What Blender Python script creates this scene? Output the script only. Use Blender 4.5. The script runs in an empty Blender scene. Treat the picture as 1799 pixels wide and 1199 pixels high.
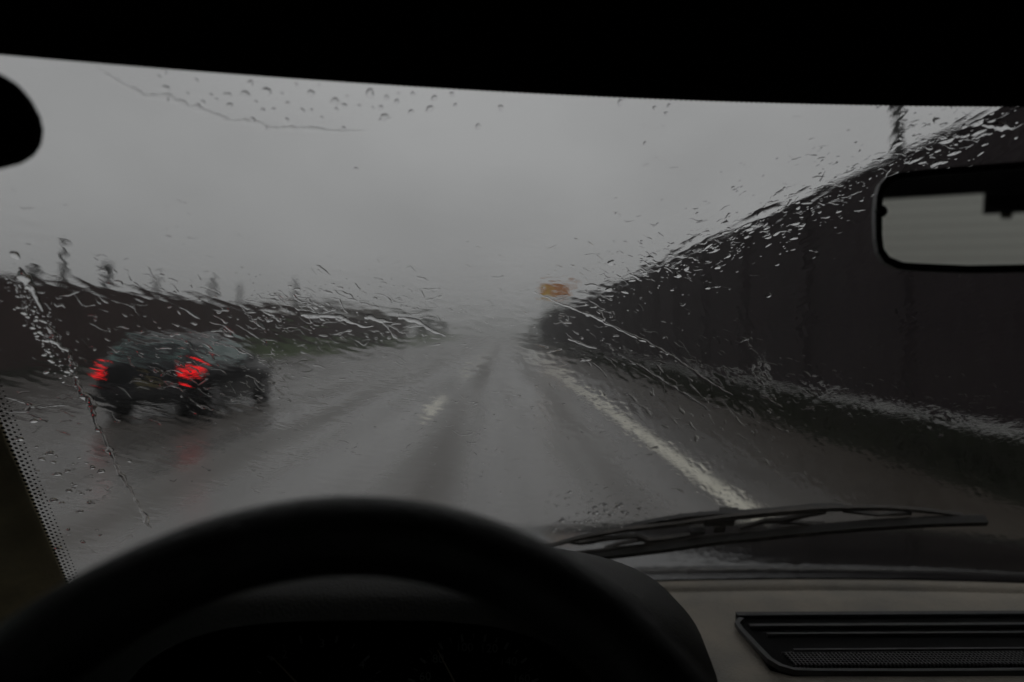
import bpy, bmesh, math, random
import numpy as np
from mathutils import Vector, Matrix
random.seed(7); rng = np.random.default_rng(7)
R = math.radians
scene = bpy.context.scene
COL = scene.collection
EYE = 1.48
F = 1199.0                                   # focal length in photo pixels (24 mm on a 36 mm sensor, 1799 px wide)
PITCH, YAW = R(-0.55), R(-0.69)
CAMPOS = Vector((0, 0, EYE))
CROT = (Matrix.Rotation(YAW, 3, 'Z') @ Matrix.Rotation(R(90) + PITCH, 3, 'X'))
CR = np.array(CROT)

# ------------------------------------------------------------------ helpers
def tag(o, label=None, cat=None, group=None, kind=None):
    if label: o['label'] = label
    if cat: o['category'] = cat
    if group: o['group'] = group
    if kind: o['kind'] = kind
    return o

def empty(name, loc=(0, 0, 0), rz=0.0):
    o = bpy.data.objects.new(name, None); COL.objects.link(o)
    o.location = loc; o.rotation_euler = (0, 0, rz); o.empty_display_size = 0.2
    return o

def link(name, me, mat=None, parent=None, smooth=False):
    o = bpy.data.objects.new(name, me); COL.objects.link(o)
    if mat is not None: me.materials.append(mat)
    if parent is not None: o.parent = parent
    if smooth: me.polygons.foreach_set('use_smooth', [True] * len(me.polygons))
    return o

def obj(name, verts, faces, mat=None, parent=None, smooth=False):
    me = bpy.data.meshes.new(name)
    me.from_pydata([tuple(v) for v in verts], [], faces); me.update()
    return link(name, me, mat, parent, smooth)

def bmobj(name, bm, mat=None, parent=None, smooth=False):
    me = bpy.data.meshes.new(name); bm.to_mesh(me); bm.free()
    return link(name, me, mat, parent, smooth)

def npmesh(name, V, Q, mat=None, parent=None, smooth=True):
    me = bpy.data.meshes.new(name)
    V = np.ascontiguousarray(V, dtype=np.float32); Q = np.ascontiguousarray(Q, dtype=np.int32)
    me.vertices.add(len(V)); me.vertices.foreach_set('co', V.ravel())
    k = Q.shape[1]
    me.loops.add(Q.size); me.loops.foreach_set('vertex_index', Q.ravel())
    me.polygons.add(len(Q)); me.polygons.foreach_set('loop_start', np.arange(0, Q.size, k, dtype=np.int32))
    me.update(calc_edges=True); me.validate()
    return link(name, me, mat, parent, smooth)

def box(bm, c, s, rot=None):
    M = Matrix.Translation(Vector(c)) @ (rot.to_4x4() if rot is not None else Matrix.Identity(4)) @ Matrix.Diagonal((s[0], s[1], s[2], 1))
    return bmesh.ops.create_cube(bm, size=1.0, matrix=M)['verts']

def bevel(bm, w, seg=2):
    bmesh.ops.bevel(bm, geom=list(bm.edges), offset=w, segments=seg, affect='EDGES', profile=0.5)

def tube(bm, pts, radii, n=10, cap=True):
    pts = [Vector(p) for p in pts]
    if not hasattr(radii, '__len__'): radii = [radii] * len(pts)
    rings = []
    for i, p in enumerate(pts):
        d = (pts[min(i + 1, len(pts) - 1)] - pts[max(i - 1, 0)]).normalized()
        a = d.orthogonal().normalized() if i == 0 else (a - d * a.dot(d)).normalized()
        b = d.cross(a)
        rings.append([bm.verts.new(p + (a * math.cos(2 * math.pi * k / n) + b * math.sin(2 * math.pi * k / n)) * radii[i]) for k in range(n)])
    for r0, r1 in zip(rings, rings[1:]):
        for k in range(n): bm.faces.new((r0[k], r0[(k + 1) % n], r1[(k + 1) % n], r1[k]))
    if cap:
        bm.faces.new(rings[0][::-1]); bm.faces.new(rings[-1])

def bar(bm, pts, w, h, nrm):
    """A strip of rectangular section along pts; w across, h along nrm (list or one vector)."""
    pts = [Vector(p) for p in pts]; rings = []
    for i, p in enumerate(pts):
        d = (pts[min(i + 1, len(pts) - 1)] - pts[max(i - 1, 0)]).normalized()
        nv = Vector(nrm[i] if isinstance(nrm, list) else nrm).normalized()
        c = d.cross(nv).normalized()
        ww = w[i] if hasattr(w, '__len__') else w
        rings.append([bm.verts.new(p + c * ww / 2 * sx + nv * h / 2 * sz) for sx, sz in ((-1, -1), (1, -1), (1, 1), (-1, 1))])
    for r0, r1 in zip(rings, rings[1:]):
        for k in range(4): bm.faces.new((r0[k], r0[(k + 1) % 4], r1[(k + 1) % 4], r1[k]))
    bm.faces.new(rings[0][::-1]); bm.faces.new(rings[-1])

def prism(bm, outline, depth_vec):
    a = [bm.verts.new(Vector(p)) for p in outline]; b = [bm.verts.new(Vector(p) + Vector(depth_vec)) for p in outline]
    n = len(a); bm.faces.new(a); bm.faces.new(b[::-1])
    for i in range(n): bm.faces.new((a[i], b[i], b[(i + 1) % n], a[(i + 1) % n]))
    bmesh.ops.recalc_face_normals(bm, faces=bm.faces)

# ------------------------------------------------------------------ materials
def mat(name, color, rough=0.6, metal=0.0, var=0.25, scale=8.0, bump=0.0, bscale=60.0, spec=0.5, color2=None, stretch=None, coat=0.0, rvar=0.0):
    m = bpy.data.materials.new(name); m.use_nodes = True
    nt = m.node_tree; N = nt.nodes; L = nt.links; b = N['Principled BSDF']
    tc = N.new('ShaderNodeTexCoord'); mp = N.new('ShaderNodeMapping'); L.new(tc.outputs['Object'], mp.inputs[0])
    if stretch: mp.inputs['Scale'].default_value = stretch
    nz = N.new('ShaderNodeTexNoise'); nz.inputs['Scale'].default_value = scale; nz.inputs['Detail'].default_value = 6; nz.inputs['Roughness'].default_value = 0.6
    L.new(mp.outputs[0], nz.inputs['Vector'])
    cr = N.new('ShaderNodeValToRGB'); cr.color_ramp.elements[0].position = 0.3; cr.color_ramp.elements[1].position = 0.7
    c2 = color2 or tuple(min(1, c * (1 + var)) for c in color)
    c1 = color if color2 else tuple(c * (1 - var) for c in color)
    cr.color_ramp.elements[0].color = (*c1, 1); cr.color_ramp.elements[1].color = (*c2, 1)
    L.new(nz.outputs['Fac'], cr.inputs[0]); L.new(cr.outputs[0], b.inputs['Base Color'])
    b.inputs['Roughness'].default_value = rough; b.inputs['Metallic'].default_value = metal; b.inputs['Specular IOR Level'].default_value = spec
    b.inputs['Coat Weight'].default_value = coat; b.inputs['Coat Roughness'].default_value = 0.05
    if rvar:
        mr = N.new('ShaderNodeMapRange'); mr.inputs['To Min'].default_value = rough - rvar; mr.inputs['To Max'].default_value = rough + rvar
        mr.inputs['From Min'].default_value = 0.3; mr.inputs['From Max'].default_value = 0.7
        L.new(nz.outputs['Fac'], mr.inputs['Value']); L.new(mr.outputs[0], b.inputs['Roughness'])
    if bump:
        n2 = N.new('ShaderNodeTexNoise'); n2.inputs['Scale'].default_value = bscale; n2.inputs['Detail'].default_value = 4
        L.new(mp.outputs[0], n2.inputs['Vector'])
        bp = N.new('ShaderNodeBump'); bp.inputs['Strength'].default_value = bump; bp.inputs['Distance'].default_value = 1.0 / bscale
        L.new(n2.outputs['Fac'], bp.inputs['Height']); L.new(bp.outputs[0], b.inputs['Normal'])
    return m

def glass(name, ior=1.33, rough=0.0, color=(1, 1, 1), bump=0.0, bscale=100.0, stretch=None):
    m = bpy.data.materials.new(name); m.use_nodes = True
    nt = m.node_tree; N = nt.nodes; L = nt.links; N.remove(N['Principled BSDF'])
    g = N.new('ShaderNodeBsdfGlass'); g.inputs['IOR'].default_value = ior; g.inputs['Roughness'].default_value = rough; g.inputs['Color'].default_value = (*color, 1)
    L.new(g.outputs[0], N['Material Output'].inputs['Surface'])
    if bump:
        tc = N.new('ShaderNodeTexCoord'); mp = N.new('ShaderNodeMapping'); L.new(tc.outputs['Object'], mp.inputs[0])
        if stretch: mp.inputs['Rotation'].default_value = stretch[0]; mp.inputs['Scale'].default_value = stretch[1]
        n2 = N.new('ShaderNodeTexNoise'); n2.inputs['Scale'].default_value = bscale; n2.inputs['Detail'].default_value = 3; L.new(mp.outputs[0], n2.inputs['Vector'])
        bp = N.new('ShaderNodeBump'); bp.inputs['Strength'].default_value = 1.0; bp.inputs['Distance'].default_value = bump
        L.new(n2.outputs['Fac'], bp.inputs['Height']); L.new(bp.outputs[0], g.inputs['Normal'])
    return m

def emit(name, color, strength, base=(0.3, 0.01, 0.01)):
    m = bpy.data.materials.new(name); m.use_nodes = True; b = m.node_tree.nodes['Principled BSDF']
    b.inputs['Base Color'].default_value = (*base, 1); b.inputs['Emission Color'].default_value = (*color, 1); b.inputs['Emission Strength'].default_value = strength
    b.inputs['Roughness'].default_value = 0.2
    return m

M = {}
M['cabin'] = mat('cabin_lining', (0.012, 0.012, 0.012), 0.95, var=0.2, scale=20, bump=0.3, bscale=300, spec=0.1)
M['headliner'] = mat('headliner', (0.008, 0.008, 0.008), 0.95, var=0.2, scale=20, bump=0.3, bscale=300, spec=0.05)
M['pillar'] = mat('pillar_trim', (0.70, 0.62, 0.42), 0.8, var=0.25, scale=14, bump=0.3, bscale=250, spec=0.2)
M['dash'] = mat('dashboard_plastic', (0.29, 0.275, 0.245), 0.62, color2=(0.53, 0.465, 0.375), scale=7, bump=0.7, bscale=300, spec=0.35, rvar=0.08)
M['vent'] = mat('vent_plastic', (0.055, 0.055, 0.055), 0.5, var=0.2, scale=30, bump=0.25, bscale=400, spec=0.4)
M['dark'] = mat('recess_black', (0.006, 0.006, 0.006), 0.8, spec=0.1)
M['hood'] = mat('binnacle_plastic', (0.030, 0.029, 0.026), 0.6, var=0.2, scale=12, bump=0.4, bscale=450, spec=0.35)
M['leather'] = mat('wheel_leather', (0.018, 0.018, 0.018), 0.45, color2=(0.055, 0.053, 0.05), scale=25, bump=0.35, bscale=260, spec=0.35, rvar=0.12)
M['black'] = mat('black_plastic', (0.01, 0.01, 0.011), 0.45, var=0.2, scale=30, bump=0.1, bscale=200, spec=0.3)
M['frit'] = mat('frit_black', (0.004, 0.004, 0.004), 0.7, spec=0.1)
M['wiper'] = mat('wiper_black', (0.010, 0.010, 0.0105), 0.5, var=0.5, scale=40, bump=0.2, bscale=200, spec=0.5)
M['wiper_metal'] = mat('wiper_metal', (0.022, 0.021, 0.020), 0.45, metal=0.2, color2=(0.05, 0.042, 0.036), scale=60, bump=0.2, bscale=300)
M['rubber'] = mat('rubber', (0.008, 0.008, 0.008), 0.6, spec=0.3)
M['bonnet'] = mat('bonnet_paint', (0.003, 0.0032, 0.0036), 0.04, var=0.3, scale=30, bump=0.04, bscale=40, coat=0.0, spec=0.5)
M['cowl'] = mat('cowl_plastic', (0.008, 0.008, 0.0085), 0.12, var=0.5, scale=40, bump=0.12, bscale=120, spec=0.35)
M['mirror'] = mat('mirror_silver', (0.72, 0.73, 0.70), 0.015, metal=1.0, var=0.02, scale=3)
M['screen'] = glass('windscreen_glass', 1.05, 0.0, (0.98, 0.98, 0.98))
M['film'] = glass('water_film', 1.14, 0.0, (1, 1, 1), bump=0.00012, bscale=230, stretch=((0.7, 0.0, 0.45), (0.45, 1.0, 1.0)))
M['water'] = glass('rain_water', 1.33, 0.0)
M['side_glass'] = glass('side_glass', 1.5, 0.0, (0.86, 0.92, 0.9))
M['rear_glass'] = glass('rear_glass', 1.5, 0.35, (0.94, 0.94, 0.92))

# ------------------------------------------------------------------ camera
cam = bpy.data.cameras.new('camera'); co = bpy.data.objects.new('camera', cam); COL.objects.link(co)
co.location = CAMPOS; co.rotation_euler = (R(90) + PITCH, 0, YAW)
cam.sensor_width = 36; cam.lens = 24; cam.clip_start = 0.01; cam.clip_end = 6000
cam.dof.use_dof = True; cam.dof.focus_distance = 0.70; cam.dof.aperture_fstop = 2.5
scene.camera = co

# ------------------------------------------------------------------ pixel -> place on a real surface
def rays(px, py):
    px = np.asarray(px, float); py = np.asarray(py, float)
    d = np.stack([(px - 899.5) / F, -(py - 599.5) / F, -np.ones_like(px)], -1)
    return d @ CR.T                           # relative to the eye

XC, KB = 0.42, 0.17                           # the car's middle line; bow of the windscreen
YT, ZT, YB, ZB = 0.562, 0.19, 1.02, -0.372    # top and bottom of the windscreen, relative to the eye
BS = (YB - YT) / (ZB - ZT)
def wind_y(x, z): return YT + BS * (z - ZT) - KB * (x - XC) ** 2
def on_screen(px, py, off=0.0):
    YT = 0.562 + off * math.sqrt(1 + BS * BS)
    d = rays(px, py); a = KB * d[..., 0] ** 2; b = d[..., 1] - BS * d[..., 2] - 2 * KB * XC * d[..., 0]
    c = -(YT - BS * ZT) + KB * XC ** 2
    s = np.where(a < 1e-9, -c / b, (-b + np.sqrt(b * b - 4 * a * c)) / (2 * np.maximum(a, 1e-9)))
    return d * s[..., None]
def wind_n(x):
    x = np.asarray(x, float)
    n = np.stack([2 * KB * (x - XC), np.ones_like(x), np.full_like(x, -BS)], -1)
    return n / np.linalg.norm(n, axis=-1, keepdims=True)
def W(p): return Vector((p[0], p[1], p[2] + EYE))
def spot(px, py, off=0.0):
    return on_screen(np.array([px]), np.array([py]), off)[0]
def plane_hit(px, py, p0, n):
    d = rays(np.array([px]), np.array([py]))[0]; n = np.array(n, float)
    return d * (np.dot(p0, n) / np.dot(d, n))

# =================================================================== THE OWN CAR
car = empty('car', (XC, -0.2, 0))
tag(car, 'dark car interior seen from the driver seat behind a rain covered windscreen', 'car')
def cpart(name, verts, faces, m, parent=None, smooth=False):
    return fix(obj(name, verts, faces, m, None, smooth), parent)
def fix(o, parent=None):
    """Parent a mesh built in world coordinates without moving it."""
    p = parent or car
    o.parent = p
    off = Vector((XC, -0.2, 0)) if p is car else Vector((0, 0, 0))
    if p is car: o.location = -off
    return o

# left pillar line on the glass (world, rel. eye) from two points on it
pA, pB = on_screen(np.array([0., 120.]), np.array([750., 1035.]))
def xl(z): return pA[0] + (pB[0] - pA[0]) * (z - pA[2]) / (pB[2] - pA[2])
def scr(u, t, off=0.0):
    """u 0..1 from left pillar to right pillar, t 0..1 from the roof to the cowl; off outward."""
    z = ZT + (ZB - ZT) * t; x0 = xl(z); x = x0 + (2 * XC - 2 * x0) * u; y = wind_y(x, z)
    p = np.stack([x, y, z + 0 * x], -1)
    return p + wind_n(x) * (off[..., None] if hasattr(off, 'shape') else off)
def gridq(nu, nt, base=0, flip=False):
    i = np.arange(nt - 1)[:, None] * nu + np.arange(nu - 1)[None]; i = i.ravel() + base
    q = np.stack([i, i + 1, i + nu + 1, i + nu], -1)
    return q[:, ::-1] if flip else q
TS0, TS1 = -0.10, 1.02                        # the pane runs on under the roof edge and the dashboard
def sheet(nu, nt, off):
    u, t = np.meshgrid(np.linspace(-0.02, 1.02, nu), np.linspace(TS0, TS1, nt))
    return scr(u, t, off).reshape(-1, 3) + [0, 0, EYE]
# windscreen pane
V0 = sheet(80, 50, 0.0); V1 = sheet(80, 50, 0.005)
pane = fix(npmesh('windscreen', np.vstack([V0, V1]), np.vstack([gridq(80, 50, 0, True), gridq(80, 50, 4000)]), M['screen']))
pane['label'] = 'wet curved windscreen glass'
def strip(edgeA, edgeB, name, m, parent=None):
    n = len(edgeA); V = list(edgeA) + list(edgeB); Fc = [(i, i + 1, n + i + 1, n + i) for i in range(n - 1)]
    return cpart(name, V, Fc, m, parent)
# printed dots along the roof edge and the pillar (on the inner face)
def dots(centres, radii):
    V, Fc = [], []
    for c, r in zip(centres, radii):
        n = Vector(wind_n(c[0])); a = n.orthogonal().normalized(); b = n.cross(a); k = len(V)
        for j in range(10):
            q = 2 * math.pi * j / 10
            V.append(W(c) + (a * math.cos(q) + b * math.sin(q)) * r - n * 0.0007)
        Fc.append(tuple(range(k, k + 10)))
    return V, Fc
dc, dr = [], []
for row in range(96):
    for colm in range(4):
        t = 0.18 + 0.84 * (row + 0.5 * (colm % 2)) / 96; z = ZT + (ZB - ZT) * t
        x = xl(z) + 0.0022 + colm * 0.0039
        rr = 0.0018 - colm * 0.00027
        dc.append((x, wind_y(x, z), z)); dr.append(rr)
V, Fc = dots(dc, dr); cpart('frit_dots', V, Fc, M['frit'], pane)
dc, dr = [], []
for k in range(420):
    x = -0.50 + k * 0.0042; z = ZT + 0.0001
    dc.append((x, wind_y(x, z), z)); dr.append(0.0019)
V, Fc = dots(dc, dr); cpart('frit_dots', V, Fc, M['frit'], pane)

# solid frit band at the roof and cowl
def band(name, t0, t1, off=-0.0006):
    us = np.linspace(-0.02, 1.02, 80)
    a = scr(us, np.full(80, t0), off) + [0, 0, EYE]; b = scr(us, np.full(80, t1), off) + [0, 0, EYE]
    o = strip(a, b, name, M['frit'], pane); return o
band('frit_band', TS0, 0.0); band('frit_band', 0.985, TS1)

# roof lining: front edge follows the glass, runs back over the cabin
nx = 60; xs = np.linspace(XC - 1.0, XC + 1.0, nx); V = []
prof = [(0.004, 0.000), (-0.006, -0.004), (-0.03, 0.000), (-0.10, 0.020), (-0.35, 0.06), (-0.9, 0.10), (-1.6, 0.10), (-2.45, 0.02)]
for dy, dz in prof:
    for x in xs:
        yy = wind_y(x, ZT) - 0.002 if dy > -0.2 else wind_y(XC, ZT)
        w = max(0.0, min(1.0, (-dy) / 0.35)); yy = wind_y(x, ZT) * (1 - w) + wind_y(XC, ZT) * w
        crown = 0.03 * w * (1 - ((x - XC) / 1.0) ** 2)
        V.append((x, yy + dy, EYE + ZT + dz + crown))
inner = npmesh('roof_lining', np.array(V), gridq(nx, len(prof)), M['headliner']); fix(inner)
sol = inner.modifiers.new('thickness', 'SOLIDIFY'); sol.thickness = 0.03; sol.offset = -1.0
inner['label'] = 'black fabric roof lining'

# windscreen pillars: a rounded trim swept along the glass edge
def pillar(side):
    secs = []
    for t in np.linspace(-0.08, 1.06, 24):
        z = ZT + (ZB - ZT) * t
        x0 = xl(z); ring = []
        for dx, dy in ((0.0005, -0.002), (-0.004, -0.012), (-0.012, -0.020), (-0.03, -0.028), (-0.06, -0.035), (-0.10, -0.05), (-0.14, -0.07), (-0.14, 0.05), (-0.05, 0.05), (0.0, 0.004)):
            x = x0 + dx; y = wind_y(max(x, x0), z) + dy
            if side > 0: x = 2 * XC - x
            ring.append((x, y, z + EYE))
        secs.append(ring)
    n = len(secs[0]); V = [p for r in secs for p in r]; Fc = []
    for i in range(len(secs) - 1):
        for k in range(n): Fc.append((i * n + k, i * n + (k + 1) % n, (i + 1) * n + (k + 1) % n, (i + 1) * n + k))
    Fc += [tuple(range(n)), tuple(range((len(secs) - 1) * n, len(secs) * n))]
    o = cpart('windscreen_pillar', V, Fc, M['pillar'], None, True)
    return o
pillar(-1); pillar(1)

# dashboard pad: cowl edge strip, groove, pad, with a falling front face
DZ = -0.372
nx = 70; xs = np.linspace(XC - 1.0, XC + 1.0, nx)
prof = [(0.0, 0.004), (-0.004, 0.006), (-0.030, 0.004), (-0.033, -0.001), (-0.036, 0.001), (-0.08, 0.0), (-0.16, -0.002), (-0.24, -0.005), (-0.33, -0.011), (-0.37, -0.022), (-0.39, -0.05), (-0.40, -0.12), (-0.41, -0.5)]
V = []
for dy, dz in prof:
    for x in xs:
        w = min(1, -dy / 0.38); yy = wind_y(x, DZ) * (1 - w) + wind_y(XC, DZ) * w
        V.append((x, yy + dy - 0.004, EYE + DZ + dz))
dash = fix(npmesh('dashboard', np.array(V), gridq(nx, len(prof), 0, True), M['dash']))
dash['label'] = 'grey brown grained dashboard top'
# defroster vent lying in the pad
VN = (0, 0, 1); VP = np.array([0, 0, DZ + 0.001])
def dp(px, py, h=0.0):
    p = plane_hit(px, py, np.array([0, 0, DZ + h]), VN); return Vector((p[0], p[1], p[2] + EYE))
xr = 2.0
tl, bl = dp(1292, 1088), dp(1392, 1178)
yt_, yb_ = tl.y, bl.y
X1 = tl.x + 0.62
vent = bmesh.new()
H = 0.004; zt = EYE + DZ + 0.003
def lx(y): return tl.x + (bl.x - tl.x) * (y - yt_) / (yb_ - yt_)
cut = [dp(1292, 1094), dp(1305, 1087), dp(1800, 1086)]
flo = [(tl.x, yt_), (X1, yt_), (X1, yb_), (bl.x, yb_), (bl.x - 0.02, yb_ + 0.012), (tl.x - 0.003, yt_ - 0.012)]
bm = bmesh.new(); prism(bm, [(x, y, EYE + DZ + 0.0045) for x, y in flo], (0, 0, -0.012))
ventroot = fix(bmobj('air_vent', bm, M['dark'])); ventroot['label'] = 'long black defroster vent in the dashboard top'
def ventbar(name, pts, w, h, m=M['vent']):
    bm = bmesh.new(); bar(bm, pts, w, h, (0, 0, 1)); o = bmobj(name, bm, m); o.parent = ventroot; return o
zb = EYE + DZ + 0.006
def ln(py, xa=None):
    a = dp(1500, py); y = a.y; return (lx(y) if xa is None else xa), y
def hbar(name, py, w, h, m=M['vent'], inset=0.0):
    x0, y = ln(py); return ventbar(name, [(x0 + inset, y, zb), (X1, y, zb)], w, h, m)
hbar('slat', 1089, 0.010, 0.006); hbar('slat', 1109.5, 0.0065, 0.006); hbar('slat', 1124, 0.004, 0.005, inset=0.01)
hbar('slat', 1152, 0.0035, 0.004, inset=0.02)
fx = [(tl.x + 0.001, yt_ + 0.002, zb), (tl.x - 0.002, yt_ - 0.006, zb)]
p1 = [dp(1303, 1089, .006), dp(1295, 1097, .006), dp(1302, 1108, .006), dp(1330, 1138, .006), dp(1352, 1161, .006), dp(1372, 1173, .006), dp(1395, 1179.5, .006), dp(1430, 1181, .006), dp(1600, 1181.5, .006)]
p1 = [(p.x, p.y, zb) for p in p1] + [(X1, dp(1600, 1181.5, .006).y, zb)]
ventbar('frame', p1, 0.006, 0.006)
bm = bmesh.new(); ya, yb2 = dp(1500, 1155).y, dp(1500, 1178).y
k = 0; x = lx(ya) + 0.008
while x < X1:
    f = 0.0 if x > bl.x + 0.01 else 1.0
    ye = yb2 if f == 0 else max(yb2, ya - (x - lx(ya)) / max(1e-6, (bl.x - lx(ya))) * (ya - yb2) * 0.95)
    bar(bm, [(x, ya, zb - 0.001), (x, ye, zb - 0.001)], 0.0014, 0.003, (0, 0, 1)); x += 0.0044
for j in range(6):
    y = ya + (yb2 - ya) * j / 6; bar(bm, [(lx(y) + 0.004, y, zb - 0.0012), (X1, y, zb - 0.0012)], 0.0012, 0.003, (0, 0, 1))
g = bmobj('grille', bm, M['vent']); g.parent = ventroot

# instrument binnacle: hood behind the wheel, cluster face inside it
hx = -0.115
secs = [(0.548, .205, .146, 0), (0.552, .215, .152, 0), (0.556, .26, .158, 0), (0.562, .285, .163, 0), (0.60, .31, .171, 0), (0.66, .318, .168, 0), (0.74, .32, .150, 0), (0.82, .322, .115, 0), (0.90, .322, .065, 0), (0.94, .322, .012, 0)]
n = 48; V = []
for (y, a, b, _) in secs:
    for i in range(n):
        q = math.pi * i / (n - 1); c, s = math.cos(q), math.sin(q)
        e = 2 / 3.2
        V.append((hx + a * math.copysign(abs(c) ** e, c), y, EYE + DZ - 0.004 + b * abs(s) ** e))
hoodo = npmesh('instrument_hood', np.array(V), gridq(n, len(secs)), M['hood']); fix(hoodo); hoodo['label'] = 'dark hood over the instrument cluster'
# inner hood lining + cluster face
V = []
for (y, a, b) in ((0.547, .204, .145), (0.553, .195, .140), (0.60, .190, .134), (0.66, .186, .130)):
    for i in range(n):
        q = math.pi * i / (n - 1); c, s = math.cos(q), math.sin(q); e = 2 / 3.2
        V.append((hx + a * math.copysign(abs(c) ** e, c), y, EYE + DZ - 0.004 + b * abs(s) ** e))
o = npmesh('lining', np.array(V), gridq(n, 4), M['dark']); o.parent = hoodo
CL_Y = 0.655; CLZ0 = EYE + DZ - 0.30
bm = bmesh.new(); box(bm, (hx, CL_Y + 0.01, EYE + DZ - 0.10), (0.40, 0.02, 0.38))
cluster = fix(bmobj('instrument_cluster', bm, M['dark']))
M['dial'] = mat('dial_print', (0.24, 0.26, 0.25), 0.7, spec=0.2); M['needle'] = mat('needle', (0.5, 0.45, 0.33), 0.6, spec=0.2)
CN = (0, 1, 0); CP = np.array([0, CL_Y - 0.002, 0])
def cp(px, py): p = plane_hit(px, py, CP, CN); return Vector((p[0], p[1], p[2] + EYE))
def text(s, p, size, m):
    cu = bpy.data.curves.new('numeral', 'FONT'); cu.body = s; cu.size = size; cu.align_x = 'CENTER'; cu.align_y = 'CENTER'; cu.extrude = 0.0003
    o = bpy.data.objects.new('numeral', cu); COL.objects.link(o); dg = bpy.context.evaluated_depsgraph_get(); me = bpy.data.meshes.new_from_object(o.evaluated_get(dg)); bpy.data.objects.remove(o)
    me.materials.clear(); me.materials.append(m); o = bpy.data.objects.new('numeral', me); COL.objects.link(o); o.parent = cluster
    o.location = (p.x, p.y, p.z); o.rotation_euler = (R(90), 0, 0); return o
for s, px, py in (('60', 747, 1189), ('80', 770, 1158), ('100', 816, 1138), ('120', 859, 1140), ('140', 893, 1163), ('160', 916, 1193), ('4', 636, 1168), ('3', 566, 1131), ('2', 500, 1150), ('5', 662, 1205)):
    text(s, cp(px, py), 0.0115, M['dial'])
bm = bmesh.new()
def tick(px0, py0, px1, py1, w): bar(bm, [cp(px0, py0), cp(px1, py1)], w, 0.0006, (0, 1, 0))
def dial(cx, cy, r, a0, a1, n):
    for i in range(n):
        a = R(a0 + (a1 - a0) * i / (n - 1)); r0 = r - (9 if i % 2 else 13)
        tick(cx + r0 * math.cos(a), cy - r0 * math.sin(a), cx + r * math.cos(a), cy - r * math.sin(a), 0.0022 if i % 2 == 0 else 0.0010)
dial(832, 1235, 122, 200, -20, 23); dial(560, 1235, 122, 200, -20, 15)
o = bmobj('dial_marks', bm, M['dial']); o.parent = cluster
for a, b in (((769, 1139), (820, 1235)), ((478, 1150), (560, 1235))):
    bm = bmesh.new(); bar(bm, [cp(*a) - Vector((0, .003, 0)), cp(*b) - Vector((0, .003, 0))], [0.0008, 0.002], 0.0008, (0, 1, 0)); o = bmobj('needle', bm, M['needle']); o.parent = cluster

# steering wheel
SC = Vector((-0.072, 0.2386, EYE - 0.2545)); ST, SY = 0.6586, 0.1167
wu = Vector((math.cos(SY), math.sin(SY), 0)); wv = Vector((-math.sin(SY) * math.sin(ST), math.cos(SY) * math.sin(ST), math.cos(ST))); wn = wu.cross(wv)
RM, rm = 0.19, 0.0205; V = []; na, nb = 160, 24
for i in range(na):
    a = 2 * math.pi * i / na; rad = wu * math.cos(a) + wv * math.sin(a)
    swell = 1 + 0.05 * math.exp(-((a - R(50)) / 0.12) ** 2) + 0.05 * math.exp(-((a - R(130)) / 0.12) ** 2)
    for j in range(nb):
        b = 2 * math.pi * j / nb
        V.append(SC + rad * (RM + rm * swell * math.cos(b)) + wn * (rm * 0.92 * swell * math.sin(b)))
Fc = [(i * nb + j, i * nb + (j + 1) % nb, ((i + 1) % na) * nb + (j + 1) % nb, ((i + 1) % na) * nb + j) for i in range(na) for j in range(nb)]
rim = cpart('steering_wheel', V, Fc, M['leather'], None, True); rim['label'] = 'black leather steering wheel'
bm = bmesh.new(); bmesh.ops.create_uvsphere(bm, u_segments=24, v_segments=12, radius=1.0, matrix=Matrix.Translation(SC - wn * -0.0) @ Matrix((wu, wv, wn)).transposed().to_4x4() @ Matrix.Diagonal((0.075, 0.065, 0.028, 1)))
hub = bmobj('hub', bm, M['black'], None, True); hub.parent = rim
for a in (R(-15), R(195), R(270)):
    bm = bmesh.new(); d = wu * math.cos(a) + wv * math.sin(a); bar(bm, [SC + d * 0.05, SC + d * 0.11, SC + d * (RM - 0.008)], [0.06, 0.035, 0.045], 0.014, wn); o = bmobj('spoke', bm, M['black']); o.parent = rim
bm = bmesh.new(); tube(bm, [SC - wn * 0.02, SC - wn * 0.22], 0.035, 16); fix(bmobj('steering_column', bm, M['black']))

# rear view mirror
in_d = Vector(rays(np.array([1680.]), np.array([392.]))[0])
ML = plane_hit(1548, 392, np.array([0, 0.52, 0]), (0, 1, 0))
MC = None
out_d = Vector((XC - 0.30, -2.0, 0.03)) - Vector((0.36, 0.5, 0.085))
mn = (out_d.normalized() - in_d.normalized()).normalized()          # faces the driver
def mp(px, py, off=0.0):
    p = plane_hit(px, py, ML, mn); return Vector((p[0], p[1], p[2] + EYE)) + mn * off
mu = (mp(1790, 382) - mp(1560, 391)).normalized()
MC = mp(1548, 392) + mu * 0.125
def mirror_right(pts):
    return pts + [MC - mu * (p - MC).dot(mu) + ((p - MC) - mu * (p - MC).dot(mu)) for p in reversed(pts)]
left_out = [(1700, 481), (1600, 476.5), (1573, 473), (1552, 462), (1541, 445), (1537, 420), (1536, 380), (1538, 345), (1544, 325), (1556, 311), (1578, 303), (1620, 299), (1700, 291.5), (1775, 286)]
left_in = [(1700, 467), (1610, 463), (1585, 461), (1562, 452), (1552, 438), (1549, 415), (1549, 380), (1550, 350), (1554, 333), (1564, 322), (1582, 315), (1620, 311), (1700, 304), (1775, 299)]
op = mirror_right([mp(*p) for p in left_out]); ip = mirror_right([mp(*p) for p in left_in])
n = len(op); V = [p - mn * 0.002 for p in ip] + [p + mn * 0.002 for p in ip] + [p * 0.94 + ip[i] * 0.06 + mn * 0.0035 for i, p in enumerate(op)] + [p for p in op] + [MC + (p - MC) * 1.0 - mn * 0.012 for p in op] + [MC + (p - MC) * 0.85 - mn * 0.032 for p in op]
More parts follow.
